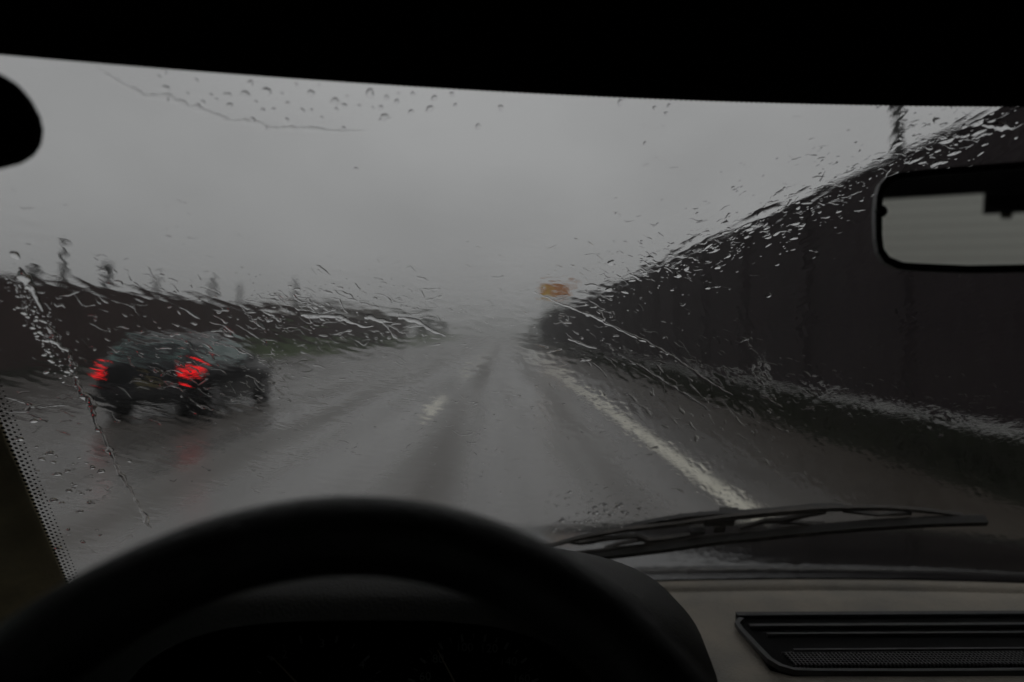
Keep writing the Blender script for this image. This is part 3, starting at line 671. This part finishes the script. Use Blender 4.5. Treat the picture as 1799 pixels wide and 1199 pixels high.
# =================================================================== OUTSIDE
M['ground'] = mat('ground_grass', (0.009, 0.0068, 0.004), 0.9, color2=(0.008, 0.010, 0.004), spec=0.12, scale=0.8, bump=0.6, bscale=6)
def road_mat():
    m = mat('wet_asphalt', (0.088, 0.083, 0.078), 0.22, color2=(0.135, 0.128, 0.119), scale=0.6, bump=0.10, bscale=40, stretch=(1.0, 0.12, 1.0))
    nt = m.node_tree; N, L = nt.nodes, nt.links; b = N['Principled BSDF']; b.inputs['IOR'].default_value = 1.5
    geo = N.new('ShaderNodeNewGeometry'); sx = N.new('ShaderNodeSeparateXYZ'); L.new(geo.outputs['Position'], sx.inputs[0])
    nz = N.new('ShaderNodeTexNoise'); nz.inputs['Scale'].default_value = 2.0; nz.inputs['Detail'].default_value = 4
    mq = N.new('ShaderNodeMapping'); mq.inputs['Scale'].default_value = (1, 0.06, 1); L.new(geo.outputs['Position'], mq.inputs[0]); L.new(mq.outputs[0], nz.inputs['Vector'])
    tot = None                                # worn wheel tracks, rougher than the puddled crown between them
    for c in (-0.80, 1.12, -3.25, -4.55, -6.6, -8.0):
        a = N.new('ShaderNodeMath'); a.operation = 'SUBTRACT'; L.new(sx.outputs['X'], a.inputs[0]); a.inputs[1].default_value = c
        a2 = N.new('ShaderNodeMath'); a2.operation = 'POWER'; L.new(a.outputs[0], a2.inputs[0]); a2.inputs[1].default_value = 2.0
        a3 = N.new('ShaderNodeMath'); a3.operation = 'MULTIPLY'; L.new(a2.outputs[0], a3.inputs[0]); a3.inputs[1].default_value = -1 / 0.36 ** 2
        a4 = N.new('ShaderNodeMath'); a4.operation = 'EXPONENT'; L.new(a3.outputs[0], a4.inputs[0])
        if tot is None: tot = a4
        else:
            t = N.new('ShaderNodeMath'); t.operation = 'ADD'; L.new(tot.outputs[0], t.inputs[0]); L.new(a4.outputs[0], t.inputs[1]); tot = t
    j0 = N.new('ShaderNodeMath'); j0.operation = 'MULTIPLY'; L.new(tot.outputs[0], j0.inputs[0]); L.new(nz.outputs['Fac'], j0.inputs[1])
    j = N.new('ShaderNodeMath'); j.operation = 'MULTIPLY'; L.new(j0.outputs[0], j.inputs[0]); j.inputs[1].default_value = 0.72
    mr = N.new('ShaderNodeMapRange'); mr.inputs['From Max'].default_value = 0.5; mr.inputs['To Min'].default_value = 0.95; mr.inputs['To Max'].default_value = 0.52
    L.new(j.outputs[0], mr.inputs['Value']); L.new(mr.outputs[0], b.inputs['Specular IOR Level'])
    old = b.inputs['Base Color'].links[0].from_socket
    mx = N.new('ShaderNodeMixRGB'); mx.blend_type = 'MULTIPLY'; L.new(j.outputs[0], mx.inputs[0]); L.new(old, mx.inputs[1]); mx.inputs[2].default_value = (0.50, 0.41, 0.33, 1)
    L.new(mx.outputs[0], b.inputs['Base Color'])
    r2 = N.new('ShaderNodeMapRange'); r2.inputs['From Max'].default_value = 0.5; r2.inputs['To Min'].default_value = 0.2; r2.inputs['To Max'].default_value = 0.42; L.new(j.outputs[0], r2.inputs['Value'])
    n3 = N.new('ShaderNodeTexNoise'); n3.inputs['Scale'].default_value = 0.9; n3.inputs['Detail'].default_value = 5; m3 = N.new('ShaderNodeMapping'); m3.inputs['Scale'].default_value = (1.6, 0.10, 1); L.new(geo.outputs['Position'], m3.inputs[0]); L.new(m3.outputs[0], n3.inputs['Vector'])
    r4 = N.new('ShaderNodeMapRange'); r4.inputs['From Min'].default_value = 0.3; r4.inputs['From Max'].default_value = 0.7; r4.inputs['To Min'].default_value = -0.10; r4.inputs['To Max'].default_value = 0.14; L.new(n3.outputs['Fac'], r4.inputs['Value'])
    r5 = N.new('ShaderNodeMath'); r5.operation = 'ADD'; L.new(r2.outputs[0], r5.inputs[0]); L.new(r4.outputs[0], r5.inputs[1]); L.new(r5.outputs[0], b.inputs['Roughness'])
    return m
M['road'] = road_mat()
M['paint'] = mat('road_paint', (0.55, 0.53, 0.44), 0.35, color2=(0.8, 0.78, 0.68), scale=3, bump=0.2, bscale=30)
M['wall_r'] = mat('dark_wall', (0.016, 0.0085, 0.0105), 0.75, color2=(0.026, 0.0145, 0.018), scale=0.7, bump=0.5, bscale=5, stretch=(1, 1, 0.25), spec=0.2)
M['wall_post'] = mat('wall_post', (0.021, 0.0125, 0.0155), 0.75, spec=0.15)
M['wall_l'] = mat('brown_barrier', (0.030, 0.012, 0.011), 0.8, color2=(0.048, 0.022, 0.020), scale=0.5, bump=0.5, bscale=5, spec=0.1)
M['concrete'] = mat('wet_concrete', (0.32, 0.32, 0.31), 0.4, color2=(0.62, 0.62, 0.60), scale=1.2, bump=0.5, bscale=12)
M['bank'] = mat('bank_grass', (0.030, 0.052, 0.010), 0.9, color2=(0.06, 0.095, 0.022), scale=0.7, bump=0.8, bscale=6)
M['grass'] = mat('grass_blades', (0.008, 0.010, 0.004), 0.9, spec=0.15, color2=(0.018, 0.022, 0.009), scale=0.5)
M['steel'] = mat('galvanised', (0.16, 0.165, 0.17), 0.5, metal=0.5, scale=5)
M['bark'] = mat('bark', (0.05, 0.04, 0.03), 0.9, scale=6, bump=0.6, bscale=20)
M['leaf_brown'] = mat('leaf_brown', (0.060, 0.046, 0.030), 0.8, color2=(0.10, 0.078, 0.05), scale=0.7)
M['leaf_green'] = mat('leaf_green', (0.035, 0.045, 0.02), 0.8, color2=(0.06, 0.07, 0.034), scale=0.7)
M['orange'] = mat('orange_sheet', (0.56, 0.20, 0.045), 0.5, color2=(0.62, 0.26, 0.06), scale=0.6)
M['yellow'] = mat('yellow_sheet', (0.72, 0.46, 0.07), 0.5, scale=1)
M['white'] = mat('white_sheet', (0.75, 0.75, 0.73), 0.5, scale=2)

# ground, road, markings
g = npmesh('ground', np.array([(x, y, -0.02 if abs(x) < 20 else -0.02) for y in (-700, -100, 0, 60, 200, 1400) for x in (-900, -60, -16, 0, 5, 20, 80, 900)], float), gridq(8, 6), M['ground'], None, False); tag(g, kind='structure')
rd_ = npmesh('road', np.array([(x, y, 0.0) for y in (-300, 0, 40, 150, 1390) for x in (-15.6, -6, 0, 3.05)], float), gridq(4, 5), M['road'], None, False); tag(rd_, kind='structure')
def quadrow(name, rects, m, z):
    V, Q = [], []
    for x0, y0, x1, y1 in rects:
        k = len(V); V += [(x0, y0, z), (x1, y0, z), (x1, y1, z), (x0, y1, z)]; Q.append((k, k + 1, k + 2, k + 3))
    o = npmesh(name, np.array(V, float), np.array(Q), m, None, False); tag(o, kind='structure'); return o
quadrow('road_markings', [(1.95, -200, 2.16, 1200)] + [(-1.50, 12.0 + 12 * k, -1.32, 16.0 + 12 * k) for k in range(-6, 60)], M['paint'], 0.004)
# verge on the right rising a little to the wall, and the green bank on the left
def verge(name, prof, y0, y1, m, wob=0.05, seed=3):
    r = np.random.default_rng(seed); ys = np.r_[np.arange(y0, 60, 1.0), np.arange(60, y1, 4.0)] if y0 < 60 else np.arange(y0, y1, 4.0)
    V = [(x + (r.normal() * 0.1 if 0 < i < len(prof) - 1 else 0), y, z + (abs(r.normal()) * wob if 0 < i else 0)) for y in ys for i, (x, z) in enumerate(prof)]
    o = npmesh(name, np.array(V), gridq(len(prof), len(ys)), m, None, True); tag(o, kind='structure'); return o
verge('verge', [(4.3, -0.012), (4.6, 0.02), (5.2, 0.03), (5.8, 0.05), (6.95, 0.08)], -20, 240, M['ground'])
M['mud'] = mat('muddy_shoulder', (0.026, 0.020, 0.0145), 0.42, color2=(0.042, 0.034, 0.026), scale=0.9, bump=0.5, bscale=9, spec=0.28, rvar=0.12)
verge('shoulder', [(2.95, -0.012), (3.1, 0.008), (3.7, 0.012), (4.4, 0.010)], -20, 240, M['mud'], 0.02, 8)
verge('embankment', [(-15.4, -0.01), (-16.0, 0.15), (-16.8, 0.45), (-17.6, 0.75), (-18.3, 0.95), (-19.4, 0.95)], 36, 260, M['bank'], 0.10, 5)
verge('field', [(-15.5, -0.008), (-16.4, 0.02), (-17.2, 0.03), (-17.9, 0.05), (-18.6, 0.06), (-19.2, 0.06)], -20, 38, M['ground'], 0.04, 6)
# grass blades on verge and bank
V, Q = [], []
for _ in range(9000):
    if random.random() < 0.55: x, y, h, z = random.uniform(4.6, 6.7), 4 + 40 * random.random() ** 1.5, random.uniform(0.05, 0.2), 0.03
    else: x = random.uniform(-18.2, -15.9); y = 20 + 100 * random.random(); h = random.uniform(0.10, 0.35); z = 0.02 if y < 37 else 0.15 + (-16.0 - x) * 0.36
    a = random.random() * 3.14; w = 0.02 + y * 0.0006; dx, dy = math.cos(a) * w, math.sin(a) * w; lx_, ly_ = random.gauss(0, h * 0.4), random.gauss(0, h * 0.4); k = len(V)
    V += [(x - dx, y - dy, z), (x + dx, y + dy, z), (x + lx_ + dx * 0.2, y + ly_ + dy * 0.2, z + h), (x + lx_ - dx * 0.2, y + ly_ - dy * 0.2, z + h)]; Q.append((k, k + 1, k + 2, k + 3))
gr = npmesh('grass', np.array(V), np.array(Q), M['grass'], None, False); tag(gr, 'wet grass on the verges beside the road', 'grass', kind='stuff')

# right wall
def barrier(name, x, y0, y1, h, th, m, mpost, step, label, cat, plinth=None, z0=0.0):
    r = empty(name, (x, (y0 + y1) / 2, z0)); tag(r, label, cat)
    off = Vector((x, (y0 + y1) / 2, z0)); s = 1 if x > 0 else -1
    bm = bmesh.new(); nb = int((y1 - y0) / step)
    k = 0
    zc = plinth or 0.0
    ph = (h - zc) / 6
    for i in range(6): box(bm, (0, 0, zc + ph * (i + 0.5)), (th, y1 - y0, ph - 0.012))
    box(bm, (0, 0, h / 2), (th * 0.5, y1 - y0 - 0.02, h - 0.02)); bmobj('panel_wall', bm, m, r)
    for k in range(nb + 1):
        bm = bmesh.new(); box(bm, (-s * th / 2 - s * 0.02, y0 + k * step - off.y, h / 2 + 0.003), (0.10, 0.16, h - 0.004)); o = bmobj('post', bm, mpost, r)
    bm = bmesh.new(); box(bm, (0, 0, h + 0.05), (th + 0.10, y1 - y0, 0.08)); bmobj('coping', bm, mpost, r)
    if plinth:
        bm = bmesh.new(); kk = y0
        while kk < y1: box(bm, (-s * 0.24, kk + 2 - off.y, plinth / 2), (0.30, 3.96, plinth)); kk += 4
        bmobj('plinth', bm, M['concrete'], r)
    return r
barrier('noise_barrier', 7.25, -16, 132, 4.62, 0.22, M['wall_r'], M['wall_post'], 4.0, 'tall dark wall along the right side of the road with a pale concrete foot', 'wall', 0.16, 0.03)
barrier('noise_barrier', -18.6, -10, 130, 3.55, 0.20, M['wall_l'], M['wall_l'], 5.0, 'long low reddish brown barrier along the left side of the road', 'wall', None, 0.05)

# posts behind the left barrier
def post(px, ytop, lateral, w, label, head=True):
    y = lateral / ((px - 885) / F); ztop = EYE + (588 - ytop) / F * y
    r = empty('lamp_post', (lateral, y, 0)); tag(r, label, 'post', 'posts standing behind the left barrier' if lateral < 0 else None)
    bm = bmesh.new(); tube(bm, [(0, 0, 0), (0, 0, ztop * 0.6), (0, 0, ztop)], [w, w * 0.85, w * 0.7], 10); bmobj('pole', bm, M['dark_post'], r, True)
    if head:
        bm = bmesh.new(); box(bm, (0, 0, ztop - 0.3), (w * 2.2, w * 2.2, 0.6)); bevel(bm, 0.04); bmobj('head', bm, M['dark_post'], r)
    bm = bmesh.new(); box(bm, (0, 0, 0.03), (w * 4, w * 4, 0.06)); bmobj('base_plate', bm, M['dark_post'], r)
M['dark_post'] = mat('dark_post', (0.022, 0.022, 0.022), 0.6)
post(68, 470, -19.6, 0.14, 'short boxy headed post at the left end of the row behind the barrier')
post(118, 424, -19.6, 0.17, 'tallest post of the row behind the left barrier', False)
post(195, 464, -19.6, 0.17, 'dark headed post above the left tail light of the car')
post(280, 486, -19.6, 0.15, 'faint post above the rear window of the dark car', False)
post(378, 484, -19.6, 0.20, 'slender post above the side window of the dark car', False)
post(424, 500, -19.6, 0.16, 'short faint post between two slender ones behind the barrier', False)
post(520, 490, -19.6, 0.24, 'farthest slender post of the row, next to the brown trees', False)
y = 7.75 / ((1580 - 885) / F); r = empty('lamp_post', (7.75, y, 0)); tag(r, 'tall grey lamp post rising behind the right wall near the mirror', 'lamp post')
bm = bmesh.new(); tube(bm, [(0, 0, 0), (0, 0, 5), (0, 0, 9.2)], [0.14, 0.12, 0.10], 12); bmobj('pole', bm, M['dark_post'], r, True)
bm = bmesh.new(); tube(bm, [(0, 0, 9.15), (-0.3, 0, 9.6), (-1.4, 0, 9.75)], [0.05, 0.045, 0.04], 10); bmobj('arm', bm, M['dark_post'], r, True)
bm = bmesh.new(); box(bm, (-1.75, 0, 9.76), (0.7, 0.26, 0.12)); bevel(bm, 0.04); bmobj('lamp_head', bm, M['dark_post'], r)

# orange sign
sd = 78.0; sxm = (973 - 885) / F * sd; szm = EYE + (588 - 510) / F * sd; sw, sh = 50 / F * sd, 25 / F * sd
r = empty('road_sign', (sxm, sd, 0)); tag(r, 'orange board sign raised on posts beside the right wall end', 'sign')
bm = bmesh.new(); box(bm, (0, 0, szm), (sw, 0.08, sh)); bevel(bm, 0.03); bmobj('board', bm, M['orange'], r)
bm = bmesh.new(); box(bm, (-sw * 0.26, -0.055, szm - sh * 0.2), (sw * 0.42, 0.02, sh * 0.5)); o = bmobj('panel', bm, M['yellow'], r); o['label'] = 'yellow field in the lower left of the orange sign'
bm = bmesh.new(); box(bm, (0, -0.055, szm + sh * 0.5 - 0.06), (sw * 0.96, 0.02, 0.07)); bmobj('edge', bm, M['white'], r)
for s in (-1, 1):
    bm = bmesh.new(); tube(bm, [(s * sw * 0.3, 0.12, 0), (s * sw * 0.3, 0.12, szm + sh * 0.4)], 0.07, 10); bmobj('post', bm, M['steel'], r, True)
r = empty('sign_post', ((1006 - 885) / F * 82, 82, 0)); tag(r, 'thin post with small orange plate just right of the orange sign', 'post')
bm = bmesh.new(); tube(bm, [(0, 0, 0), (0, 0, EYE + 96 / F * 82)], 0.06, 10); bmobj('pole', bm, M['white'], r, True)
bm = bmesh.new(); box(bm, (0, -0.08, EYE + 88 / F * 82), (0.32, 0.04, 1.1)); bmobj('plate', bm, M['orange'], r)
# delineator at the wall foot
yy = 6.72 / ((1343 - 885) / F); r = empty('marker_post', (6.72, yy, 0.05)); tag(r, 'small white marker post at the foot of the right wall', 'marker post')
bm = bmesh.new(); box(bm, (0, 0, 0.45), (0.12, 0.09, 0.8)); bevel(bm, 0.02); bmobj('body', bm, M['white'], r)
bm = bmesh.new(); box(bm, (0, -0.047, 0.74), (0.125, 0.005, 0.14)); bmobj('reflector', bm, M['dark'], r)

# trees
def tree_mesh(kind, seed):
    rr = random.Random(seed); bm = bmesh.new(); H = 1.0
    tube(bm, [(0, 0, 0), (0.01, 0, 0.25), (-0.01, 0.01, 0.5), (0.0, 0.0, 0.85)], [0.035, 0.027, 0.02, 0.006], 8)
    lobes = []
    for k in range(9):
        a = rr.random() * 6.28; z0 = rr.uniform(0.18, 0.65); L = rr.uniform(0.18, 0.34); e = (math.cos(a) * L, math.sin(a) * L, z0 + rr.uniform(0.08, 0.26))
        tube(bm, [(0, 0, z0), (e[0] * 0.5, e[1] * 0.5, z0 + (e[2] - z0) * 0.6), e], [0.013, 0.009, 0.003], 6); lobes.append((e, rr.uniform(0.10, 0.19)))
    lobes.append(((0, 0, 0.85), 0.16)); tm = bpy.data.meshes.new('trunk'); bm.to_mesh(tm); bm.free(); tm.materials.append(M['bark'])
    V, Q = [], []
    for (c, rad) in lobes:
        for _ in range(330):
            d = Vector((rr.gauss(0, 1), rr.gauss(0, 1), rr.gauss(0, 1))).normalized() * rad * rr.random() ** 0.45
            p = Vector(c) + d; s = rr.uniform(0.010, 0.026); a = Vector((rr.gauss(0, 1), rr.gauss(0, 1), rr.gauss(0, 1))).normalized() * s; b = a.orthogonal().normalized() * s * 0.7; k = len(V)
            V += [p - a, p + b, p + a, p - b]; Q.append((k, k + 1, k + 2, k + 3))
    cm = bpy.data.meshes.new('crown'); cm.from_pydata(V, [], Q); cm.update(); cm.materials.append(M['leaf_brown'] if kind == 'b' else M['leaf_green'])
    return tm, cm
TM = {('b', 0): tree_mesh('b', 1), ('b', 1): tree_mesh('b', 2), ('g', 0): tree_mesh('g', 3), ('g', 1): tree_mesh('g', 4)}
def tree(px, lateral, ytop, kind, var, spread, label, group):
    y = lateral / ((px - 885) / F); h = EYE + (588 - ytop) / F * y
    r = empty('tree', (lateral, y, 0), random.random() * 6); r.scale = (h * spread, h * spread, h)
    tag(r, label, 'tree', group); t, c = TM[(kind, var)]
    o = bpy.data.objects.new('trunk', t); COL.objects.link(o); o.parent = r
    o = bpy.data.objects.new('crown', c); COL.objects.link(o); o.parent = r
LB = 'bare brown tree in the hazy row behind the left barrier'; GB = 'hazy trees behind the left barrier'
for i, (px, lat, yt2, kd) in enumerate([(452, -24, 534, 'b'), (485, -26, 528, 'b'), (515, -25, 530, 'b'), (548, -27, 526, 'b'), (590, -26, 532, 'b'), (612, -29, 536, 'b'), (640, -25, 536, 'b')]):
    tree(px, lat, yt2, kd, i % 2, 1.25, LB, GB)
LG = 'green bushy tree at the far left where the barrier ends'
for i, (px, lat, yt2) in enumerate([(668, -23, 548), (690, -22, 552), (712, -22, 553), (735, -21, 556), (752, -22, 563), (770, -21, 568)]):
    tree(px, lat, yt2, 'g', i % 2, 1.5, LG, 'green trees at the far left')
tree(962, 10.6, 545, 'g', 0, 1.2, 'dark bush at the far end of the right wall', 'trees at the far end of the right wall')
tree(998, 12.5, 532, 'g', 1, 1.1, 'dark green tree behind the right wall below the orange sign', 'trees at the far end of the right wall')
tree(1022, 13.2, 528, 'g', 0, 1.0, 'dark green tree behind the right wall, right of the orange sign', 'trees at the far end of the right wall')
tree(940, 10.0, 566, 'g', 1, 1.3, 'small faint bush nearest the vanishing point on the right', 'trees at the far end of the right wall')

# the other car
M['carpaint'] = mat('dark_car_paint', (0.006, 0.0065, 0.008), 0.2, var=0.3, scale=6, coat=0.15, spec=0.35)
M['carglass'] = mat('car_window', (0.075, 0.135, 0.125), 0.1, var=0.2, scale=2, spec=0.6)
M['tail'] = emit('tail_light', (1.0, 0.012, 0.016), 0.8)
M['plate'] = mat('number_plate', (0.12, 0.10, 0.045), 0.5)
M['tyre'] = mat('tyre', (0.012, 0.012, 0.012), 0.8); M['rim'] = mat('rim', (0.3, 0.3, 0.31), 0.35, metal=0.8)
oc = empty('parked_car', (-6.1, 11.6, 0)); oc.name = 'moving_car'; tag(oc, 'dark hatchback with lit red tail lights driving ahead in the left lane', 'car')
ST_ = [(0.00, .74, .36, .90, .93, .70), (0.05, .82, .27, .93, .97, .70), (0.16, .855, .25, .95, 1.12, .675), (0.34, .87, .24, .95, 1.33, .62), (0.55, .875, .23, .95, 1.43, .59), (1.2, .88, .22, .94, 1.47, .60), (2.1, .88, .22, .94, 1.46, .60), (2.6, .88, .22, .94, 1.37, .585), (3.25, .88, .22, .94, .99, .68), (3.8, .86, .22, .88, .92, .70), (4.15, .80, .25, .76, .80, .66), (4.3, .68, .32, .66, .69, .58)]
V = []
for (y, w, z0, zb_, zr, wg) in ST_:
    half = [(w * 0.88, z0), (w * 0.98, z0 + 0.09), (w, 0.55 if zb_ > .7 else .5), (w * 0.985, zb_), (wg, max(zb_ + 0.01, zr - 0.07)), (wg * 0.86, max(zb_ + 0.015, zr - 0.015)), (wg * 0.4, max(zb_ + 0.02, zr))]
    V += [(-x, y, z) for x, z in half] + [(x, y, z) for x, z in reversed(half)]
nh = 14; q = gridq(nh, len(ST_)); 
V = np.array(V, float); extra = np.array([[i * nh + nh - 1, i * nh, (i + 1) * nh, (i + 1) * nh + nh - 1] for i in range(len(ST_) - 1)])
body = npmesh('body', V, np.vstack([q, extra]), M['carpaint'], oc, True)
cap = obj('tailgate', [tuple(p + np.array([0, -0.001, 0])) for p in V[:nh]], [tuple(range(nh))], M['carpaint'], oc)
cap = obj('front_panel', [tuple(p + np.array([0, 0.001, 0])) for p in V[-nh:]], [tuple(range(nh))], M['carpaint'], oc)
def carquad(name, pts, m, n2=None):
    bm = bmesh.new(); vs = [Vector(p) for p in pts]; nn = (vs[1] - vs[0]).cross(vs[2] - vs[0]).normalized(); prism(bm, [p - nn * 0.006 for p in vs], nn * 0.014); return bmobj(name, bm, m, oc)
carquad('rear_window', [(-.64, .12, 1.06), (.64, .12, 1.06), (.555, .43, 1.385), (-.555, .43, 1.385)], M['carglass'])
for s in (-1, 1):
    def side(y, f):  # f 0 belt, 1 roof
        ys = [a[0] for a in ST_]; w = np.interp(y, ys, [a[1] * .985 for a in ST_]); wg = np.interp(y, ys, [a[5] for a in ST_]); zb2 = np.interp(y, ys, [a[3] for a in ST_]); zr = np.interp(y, ys, [a[4] - .07 for a in ST_])
        return (s * (w + (wg - w) * f + 0.004), y, zb2 + (zr - zb2) * f)
    for y0, y1, y2, y3 in ((0.62, 1.45, 1.45, 0.75), (1.55, 2.72, 2.28, 1.55)):
        carquad('side_window', [side(y0, .1), side(y1, .1), side(y2, .88), side(y3, .88)], M['carglass'])
    bm = bmesh.new(); prism(bm, [(s * x, y, 0.795) for x, y in ((0.63, -0.045), (0.76, -0.045), (0.855, 0.03), (0.885, 0.16), (0.885, 0.34), (0.80, 0.34), (0.74, 0.10), (0.63, 0.06))], (0, 0, 0.118)); bevel(bm, 0.015, 2); bmobj('tail_light', bm, M['tail'], oc, True)
    bm = bmesh.new(); box(bm, (s * 0.97, 2.35, 1.0), (0.2, 0.10, 0.14)); bevel(bm, 0.03, 2); bmobj('door_mirror', bm, M['carpaint'], oc, True)
    for y in (0.78, 3.38):
        w = bmobj('wheel', (lambda b: (bmesh.ops.create_cone(b, cap_ends=True, segments=28, radius1=.33, radius2=.33, depth=.21, matrix=Matrix.Translation((s * .79, y, .33)) @ Matrix.Rotation(R(90), 4, 'Y')), b)[1])(bmesh.new()), M['tyre'], oc)
        bm = bmesh.new(); bmesh.ops.create_cone(bm, cap_ends=True, segments=24, radius1=.20, radius2=.20, depth=.225, matrix=Matrix.Translation((s * .79, y, .33)) @ Matrix.Rotation(R(90), 4, 'Y')); bmobj('rim', bm, M['rim'], w)
bm = bmesh.new(); box(bm, (0.1, -0.012, 0.68), (0.42, 0.02, 0.10)); bmobj('number_plate', bm, M['plate'], oc)
bm = bmesh.new(); box(bm, (0, 0.03, 0.46), (1.60, 0.16, 0.24)); bevel(bm, 0.05, 3); bmobj('bumper', bm, M['black'], oc, True)

# =================================================================== HAZE, SKY, LIGHT
bm = bmesh.new(); box(bm, (0, 500, 7.5), (2100, 2400, 19)); hz = bmobj('haze', bm); tag(hz, 'grey rain mist over the road', 'mist', kind='stuff')
m = bpy.data.materials.new('haze'); m.use_nodes = True; N = m.node_tree.nodes; N.remove(N['Principled BSDF'])
v = N.new('ShaderNodeVolumePrincipled'); v.inputs['Color'].default_value = (0.99, 1.0, 0.99, 1); v.inputs['Density'].default_value = 0.0023; v.inputs['Anisotropy'].default_value = 0.0
m.node_tree.links.new(v.outputs[0], N['Material Output'].inputs['Volume']); hz.data.materials.append(m)

SUN_EL, SUN_AZ = R(55), R(-15)
w = bpy.data.worlds.new('World'); scene.world = w; w.use_nodes = True; nt = w.node_tree; N, L = nt.nodes, nt.links
bg = N['Background']; sky = N.new('ShaderNodeTexSky'); sky.sky_type = 'NISHITA'; sky.sun_disc = False; sky.sun_elevation = SUN_EL; sky.sun_rotation = SUN_AZ; sky.air_density = 2; sky.dust_density = 6
bw = N.new('ShaderNodeRGBToBW'); L.new(sky.outputs[0], bw.inputs[0])
mr = N.new('ShaderNodeMapRange'); mr.inputs['From Min'].default_value = 0.0; mr.inputs['From Max'].default_value = 12.0; mr.inputs['To Min'].default_value = 3.6; mr.inputs['To Max'].default_value = 5.2; L.new(bw.outputs[0], mr.inputs['Value'])
tc = N.new('ShaderNodeTexCoord'); nz = N.new('ShaderNodeTexNoise'); nz.inputs['Scale'].default_value = 1.6; nz.inputs['Detail'].default_value = 4; nz.inputs['Roughness'].default_value = 0.5
mpn = N.new('ShaderNodeMapping'); mpn.inputs['Scale'].default_value = (1, 1, 1.6); L.new(tc.outputs['Generated'], mpn.inputs[0]); L.new(mpn.outputs[0], nz.inputs['Vector'])
cm = N.new('ShaderNodeMapRange'); cm.inputs['From Min'].default_value = 0.3; cm.inputs['From Max'].default_value = 0.7; cm.inputs['To Min'].default_value = 0.80; cm.inputs['To Max'].default_value = 1.20; L.new(nz.outputs['Fac'], cm.inputs['Value'])
mu_ = N.new('ShaderNodeMath'); mu_.operation = 'MULTIPLY'; L.new(mr.outputs[0], mu_.inputs[0]); L.new(cm.outputs[0], mu_.inputs[1])
cx_ = N.new('ShaderNodeMixRGB'); cx_.blend_type = 'MULTIPLY'; cx_.inputs[0].default_value = 1; L.new(mu_.outputs[0], cx_.inputs[1]); cx_.inputs[2].default_value = (0.985, 0.995, 1.0, 1)
L.new(cx_.outputs[0], bg.inputs['Color']); bg.inputs['Strength'].default_value = 0.064
sl = bpy.data.lights.new('sun', 'SUN'); sl.energy = 0.5; sl.angle = R(40); sl.color = (1, 0.98, 0.95); so = bpy.data.objects.new('sun', sl); COL.objects.link(so)
so.rotation_euler = (R(90) - SUN_EL, 0, R(180) - SUN_AZ + R(180))

scene.view_settings.view_transform = 'Standard'; scene.view_settings.look = 'None'; scene.view_settings.gamma = 1; scene.view_settings.exposure = 0.0
cy = scene.cycles; cy.max_bounces = 20; cy.transmission_bounces = 18; cy.glossy_bounces = 4; cy.diffuse_bounces = 3; cy.volume_bounces = 0; cy.transparent_max_bounces = 8
cy.caustics_refractive = True; cy.caustics_reflective = False; cy.use_denoising = True; cy.sample_clamp_indirect = 6.0
